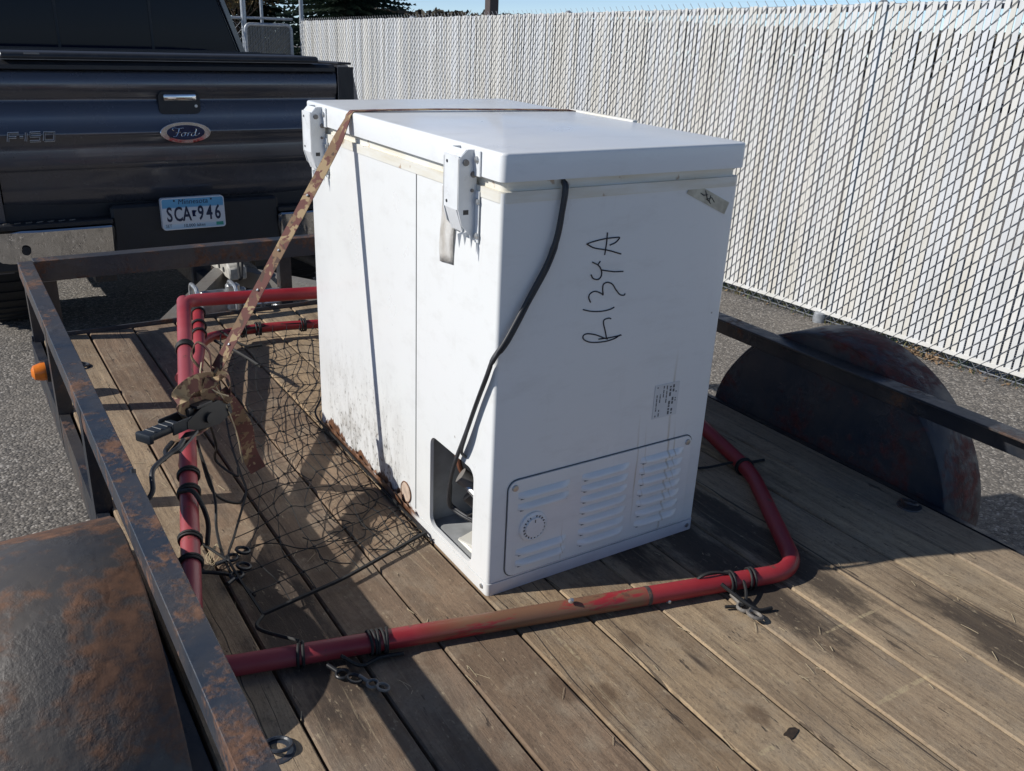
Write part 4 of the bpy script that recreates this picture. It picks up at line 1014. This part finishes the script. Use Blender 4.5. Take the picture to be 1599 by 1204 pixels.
# woven wire: front legs climb one way, back legs the other
PER = .073; RW = .0021
b = B(); bm = b.bm
def leg(p0, p1, r=RW):
    d = (p1-p0); u = d.cross(V((1, 0, 0))).normalized()*r; v = V((r, 0, 0))
    A = [bm.verts.new(p0+q_) for q_ in (u, v, -u, -v)]; Bv = [bm.verts.new(p1+q_) for q_ in (u, v, -u, -v)]
    for k_ in range(4): bm.faces.new((A[k_], A[(k_+1) % 4], Bv[(k_+1) % 4], Bv[k_]))
s = S0; i = 0
while s < S1:
    z = -.012+(PER/2 if i % 2 else 0)
    while z < FH-.045:
        leg(F(s+PITCH*.5, z, .0045), F(s-PITCH*.5, min(z+PER/2, FH), .0065))
        leg(F(s-PITCH*.5, z+PER/2, -.0055), F(s+PITCH*.5, z+PER, -.0065), RW*.9)
        if z < .05 and i % 2 == 0: leg(F(s-PITCH*.5, z+PER/2, .002), F(s, z+.004, .002), RW)
        z += PER
    s += PITCH; i += 1
tag(b.build('woven_wire', WIRE, fence, None), kind='stuff')
b = B(); b.box((F(S0, .066)+F(S1, .066))/2, (.010, S1-S0, .022), Matrix.Rotation(ang, 3, 'Z') @ Matrix.Rotation(math.atan(SL), 3, 'X')); b.build('bottom_strip', SLAT[0], fence, None)
for s, nm in ((0.0, 'fence_post'), (3.02, 'fence_post'), (6.05, 'fence_post'), (-3.0, 'fence_post'), (9.80, 'fence_post')):
    p_ = F(s, 0, -.046); top = 2.75 if s > 9 else FH-.03
    pp = B(); pp.cyl(p_-V((0, 0, .1)), p_+V((0, 0, top)), .03, 20); pp.lathe(p_+V((0, 0, top)), (0, 0, 1), [(.032, 0), (.03, .015), (.01, .03)], 16); pp.build(nm, PIPE, fence)
for s in (0.0, 3.02): B().lathe(F(s, -.02, .012), (0, 0, 1), [(.036, 0), (.036, .05), (.033, .075), (.028, .08)], 18).build('post_footing', PIPE, fence)
b = B(); b.cyl(F(S0, FH-.04, -.035), F(9.8, FH-.04, -.035), .02, 12); b.build('top_rail', PIPE, fence)
b = B(); b.cyl(F(S0, .02, 0), F(9.8, .02, 0), .003, 6); b.build('tension_wire', WIRE, fence)
# pipe rail standing behind the slats
rail = empty('pipe_barrier', F(-.33, 0, -.16), 'dark pipe barrier seen through the slats behind the fence', 'barrier')
B().cyl(F(-.33, -.05, -.16), F(-.33, 1.30, -.16), .022, 14).build('upright', POLE, rail)
B().cyl(F(-.35, 1.29, -.16), F(-2.6, 1.29, -.16), .022, 14).build('bar', POLE, rail)
B().cyl(F(-2.58, -.05, -.16), F(-2.58, 1.28, -.16), .022, 14).build('upright', POLE, rail)

# gate at the far end of the fence, between tall pipes
GY = 12.0
gt = empty('fence_gate', (3.5, GY, G(3.5, GY)), 'grey slatted swing gate between tall galvanised posts beyond the truck', 'gate')
gx0, gx1 = 3.19, 3.84; g0 = G(3.5, GY)
B().tube(fillet([(gx0, GY, g0+.08), (gx0, GY, g0+1.72), (gx1, GY, g0+1.72), (gx1, GY, g0+.08)], .08), .024, 12).build('gate_frame', PIPE, gt)
s_me = None
for k in range(17):
    x = gx0+.04+k*.0366
    b = B(); b.bx((x-.0155, GY-.003, g0+.08), (x+.0155, GY+.003, g0+1.70)); b.build('gate_slat', GATESLAT, gt, None)
b = B(); bm = b.bm
for k in range(18):
    x = gx0+.022+k*.0366; z = g0+.08+(.037 if k % 2 else 0)
    while z < g0+1.66:
        leg(V((x-.0183, GY-.008, z)), V((x+.0183, GY-.010, z+.037)), .0026); z += .073
tag(b.build('gate_wire', PIPE, gt, None), kind='stuff')
B().bx((3.56, GY-.03, g0+1.12), (3.63, GY-.012, g0+1.16)).build('gate_tag', PLATEB, gt)
for x, r_, nm in ((3.20, .036, 'gate_post'), (3.62, .022, 'gate_post')):
    y = GY+.09 if r_ > .03 else GY+.6
    B().cyl((x, y, G(x, y)-.1), (x, y, G(x, y)+3.0), r_, 16).build(nm, PIPE, gt)
b = B(); b.cyl((3.2, GY+.09, g0+1.8), (3.9, GY+.09, g0+1.8), .018, 10); b.build('gate_rail', PIPE, gt)
# further run of plain mesh behind the cab
f2 = empty('chain_link_mesh', (2.0, 12.2, G(2, 12.2)), 'bare chain link mesh run between the gate and the truck cab', 'fence')
b = B(); bm = b.bm
for k in range(60):
    x = 3.16-k*.05; z = G(x, 12.1)+.05+(.05 if k % 2 else 0)
    while z < G(x, 12.1)+1.75:
        leg(V((x, 12.1, z)), V((x-.05, 12.105, z+.05)), .0026); leg(V((x, 12.1, z)), V((x-.05, 12.095, z-.05)), .0026); z += .1
tag(b.build('mesh_wire', PIPE, f2, None), kind='stuff')
B().cyl((3.18, 12.1, G(3, 12.1)+1.8), (.1, 12.1, G(.1, 12.1)+1.8), .02, 10).build('rail', PIPE, f2)

# ------------------------------------------------------------------ weeds, leaves along the fence foot
b = B(); bm = b.bm
for k in range(5200):
    s = random.uniform(-2.6, 6.5); off_ = abs(random.gauss(0, .05)); p_ = F(s, -.005, -.02-off_*1.6 if random.random() < .8 else random.uniform(-.02, .03))
    dens = noise.noise(V((s*1.3, 0, 3)))
    if dens < -.15 and random.random() < .8: continue
    h = random.uniform(.02, .07); a = random.uniform(0, 6.28); ln = V((math.cos(a), math.sin(a), 0)); wd = ln.cross(V((0, 0, 1)))*.0018
    q0, q1, q2 = p_, p_+V((0, 0, h*.6))+ln*h*.2, p_+V((0, 0, h))+ln*h*.6
    bm.faces.new([bm.verts.new(x) for x in (q0-wd, q0+wd, q1+wd*.7, q1-wd*.7)]); bm.faces.new([bm.verts.new(x) for x in (q1-wd*.7, q1+wd*.7, q2)])
o = b.build('grass', GRASS, None, None); tag(o, 'low grass growing along the foot of the slatted fence', 'grass', None, 'stuff')
b = B(); bm = b.bm
for k in range(420):
    s = random.gauss(-.62, .16) if k < 260 else random.uniform(-2.2, 4); p_ = F(s, .004+abs(random.gauss(0, .012 if k < 260 else .003)), random.gauss(.02, .03))
    L = random.uniform(.012, .035); M = Euler((random.uniform(-.7, .7), random.uniform(-.7, .7), random.uniform(0, 6.3))).to_matrix()
    pts = [p_+M@V(q_)*L for q_ in ((-.5, 0, .1), (-.1, .28, 0), (.5, 0, .12), (-.1, -.28, 0))]; bm.faces.new([bm.verts.new(x) for x in pts])
o = b.build('dry_leaf_litter', DRY, None, None); tag(o, 'dry brown leaves gathered at the foot of the slatted fence', 'leaves', None, 'stuff')

# ------------------------------------------------------------------ trees and pole beyond
def spruce(name, x, y, h, rad, label, seed):
    rnd = random.Random(seed); z0 = G(x, y)
    t = empty(name, (x, y, z0), label, 'tree', 'trees beyond the fence')
    B().tube([(x, y, z0-.1), (x, y, z0+h*.5), (x, y, z0+h)], [.22, .13, .02], 8).build('trunk', BARK, t)
    b = B(); bm = b.bm; z = .5
    while z < h*.97:
        R_ = rad*(1-z/h)**.85; nbr = 9
        for k in range(nbr):
            a = rnd.uniform(0, 6.28); zj = rnd.uniform(-.2, .2); L = R_*rnd.uniform(.75, 1.08); u = V((math.cos(a), math.sin(a), 0)); sd_ = V((-u.y, u.x, 0))
            for q_ in range(int(L/.2)+1):
                d = q_*.2+rnd.uniform(0, .15); c = V((x, y, z0+z+zj))+u*d+V((0, 0, -.16*d+.035*d*d*.5))
                for s_ in (-1, 1):
                    tl = (.22+.42*(1-d/max(L, .1)))*rnd.uniform(.7, 1.2); tip = c+(sd_*s_*.75+u*.65).normalized()*tl+V((0, 0, -tl*rnd.uniform(.1, .5)))
                    wd = V((0, 0, .05))+u*.09
                    bm.faces.new([bm.verts.new(v) for v in (c-wd*.6, tip, c+wd)])
        z += .13
    b.build('crown', NEEDLE, t, None)
spruce('spruce_tree', 16.3, 40, 13, 4.1, 'dark green spruce with drooping boughs rising behind the far fence', 3)
spruce('spruce_tree', 13.6, 46, 12, 3.0, 'dark spruce beside the tall gate posts, behind the larger spruce', 5)
def bare(name, x, y, h, label, seed, mat=TWIG, leaf=None):
    rnd = random.Random(seed); z0 = G(x, y); t = empty(name, (x, y, z0), label, 'tree', 'trees beyond the fence')
    tr = B(); cr = B(); lf = B()
    def grow(p, d, L, r, lev):
        q = p+d*L; (tr if lev < 2 else cr).tube([p, (p+q)/2+V((rnd.uniform(-.05, .05), rnd.uniform(-.05, .05), 0))*L, q], [r, r*.8, r*.6], 5 if lev < 2 else 3)
        if lev >= 4:
            if leaf:
                for _ in range(5):
                    c = q+V([rnd.gauss(0, .3) for _ in range(3)]); e = V([rnd.uniform(-1, 1) for _ in range(3)]).normalized()*.1; f = V([rnd.uniform(-1, 1) for _ in range(3)]).normalized()*.09
                    lf.face([c-e, c+f, c+e, c-f])
            return
        for _ in range(4 if lev < 3 else 5):
            nd_ = (d+V((rnd.uniform(-1, 1), rnd.uniform(-1, 1), rnd.uniform(-.15, .7)))*.75).normalized()
            grow(p+d*L*rnd.uniform(.55, 1), nd_, L*rnd.uniform(.55, .78), r*.55, lev+1)
    grow(V((x, y, z0-.1)), V((0, 0, 1)), h*.3, h*.016, 0)
    tr.build('trunk', BARK, t); cr.build('crown', mat, t, None)
    if leaf: lf.build('leaves', leaf, t, None)
bare('leafy_tree', 12.4, 44, 7.5, 'ochre leaved tree with a dark trunk behind the tall gate posts', 11, TWIG, OCHRE)
bare('leafy_tree', 10.3, 41, 7.0, 'ochre leaved tree nearest the truck cab, behind the gate', 12, TWIG, OCHRE)
for k, (x, y, h, lb2) in enumerate(((43, 80, 4.6, 'low bare tree between the dark spruce and the brown pole'), (47.5, 82, 5.6, 'bare twiggy tree just beside the brown pole'), (55, 84, 5.6, 'bare tree on the far side of the brown pole'), (66, 88, 5.4, 'far bare tree showing faintly over the fence top'))):
    bare('bare_tree', x, y, h, lb2, 20+k)
b = B(); bm = b.bm; rnd = random.Random(77)
for k in range(9000):
    a = R(rnd.uniform(22, 84)); d = 74+rnd.uniform(-4, 6)+6*math.sin(a*9); x, y = CAM.x+d*math.sin(a), CAM.y+d*math.cos(a)
    top = 1.06+.10+.30*max(0, noise.noise(V((a*38, 1, 4))))+1.5*max(0, (a-R(50)))
    z0_ = G(x, y); z = z0_+(top-z0_)*math.sqrt(rnd.random())
    c = V((x, y, z)); e = V([rnd.uniform(-1, 1) for _ in range(3)]).normalized()*.42; f = V([rnd.uniform(-1, 1) for _ in range(3)]).normalized()*.32
    bm.faces.new([bm.verts.new(v) for v in (c-e, c+f, c+e, c-f)])
o = b.build('far_wood', plain('far_wood_foliage', (.085, .075, .055), .9, 0, .5, 1), None, None); tag(o, 'far belt of brownish brush glimpsed through and over the slatted fence', 'woodland', None, 'stuff')
x, y = 11.95, 20.0
lp = empty('light_pole', (x, y, G(x, y)), 'square brown lamp pole standing behind the slatted fence', 'pole')
B().bx((x-.13, y-.13, G(x, y)-.1), (x+.13, y+.13, G(x, y)+7), .01).build('shaft', POLE, lp)
B().bx((x-.16, y-.16, G(x, y)-.1), (x+.16, y+.16, G(x, y)+.25), .02).build('base', PIPE, lp)
B().bx((x-.9, y-.06, G(x, y)+6.9), (x-.13, y+.06, G(x, y)+7), .01).bx((x-1.3, y-.18, G(x, y)+6.88), (x-.8, y+.18, G(x, y)+7.02), .03).build('lamp_head', POLE, lp)
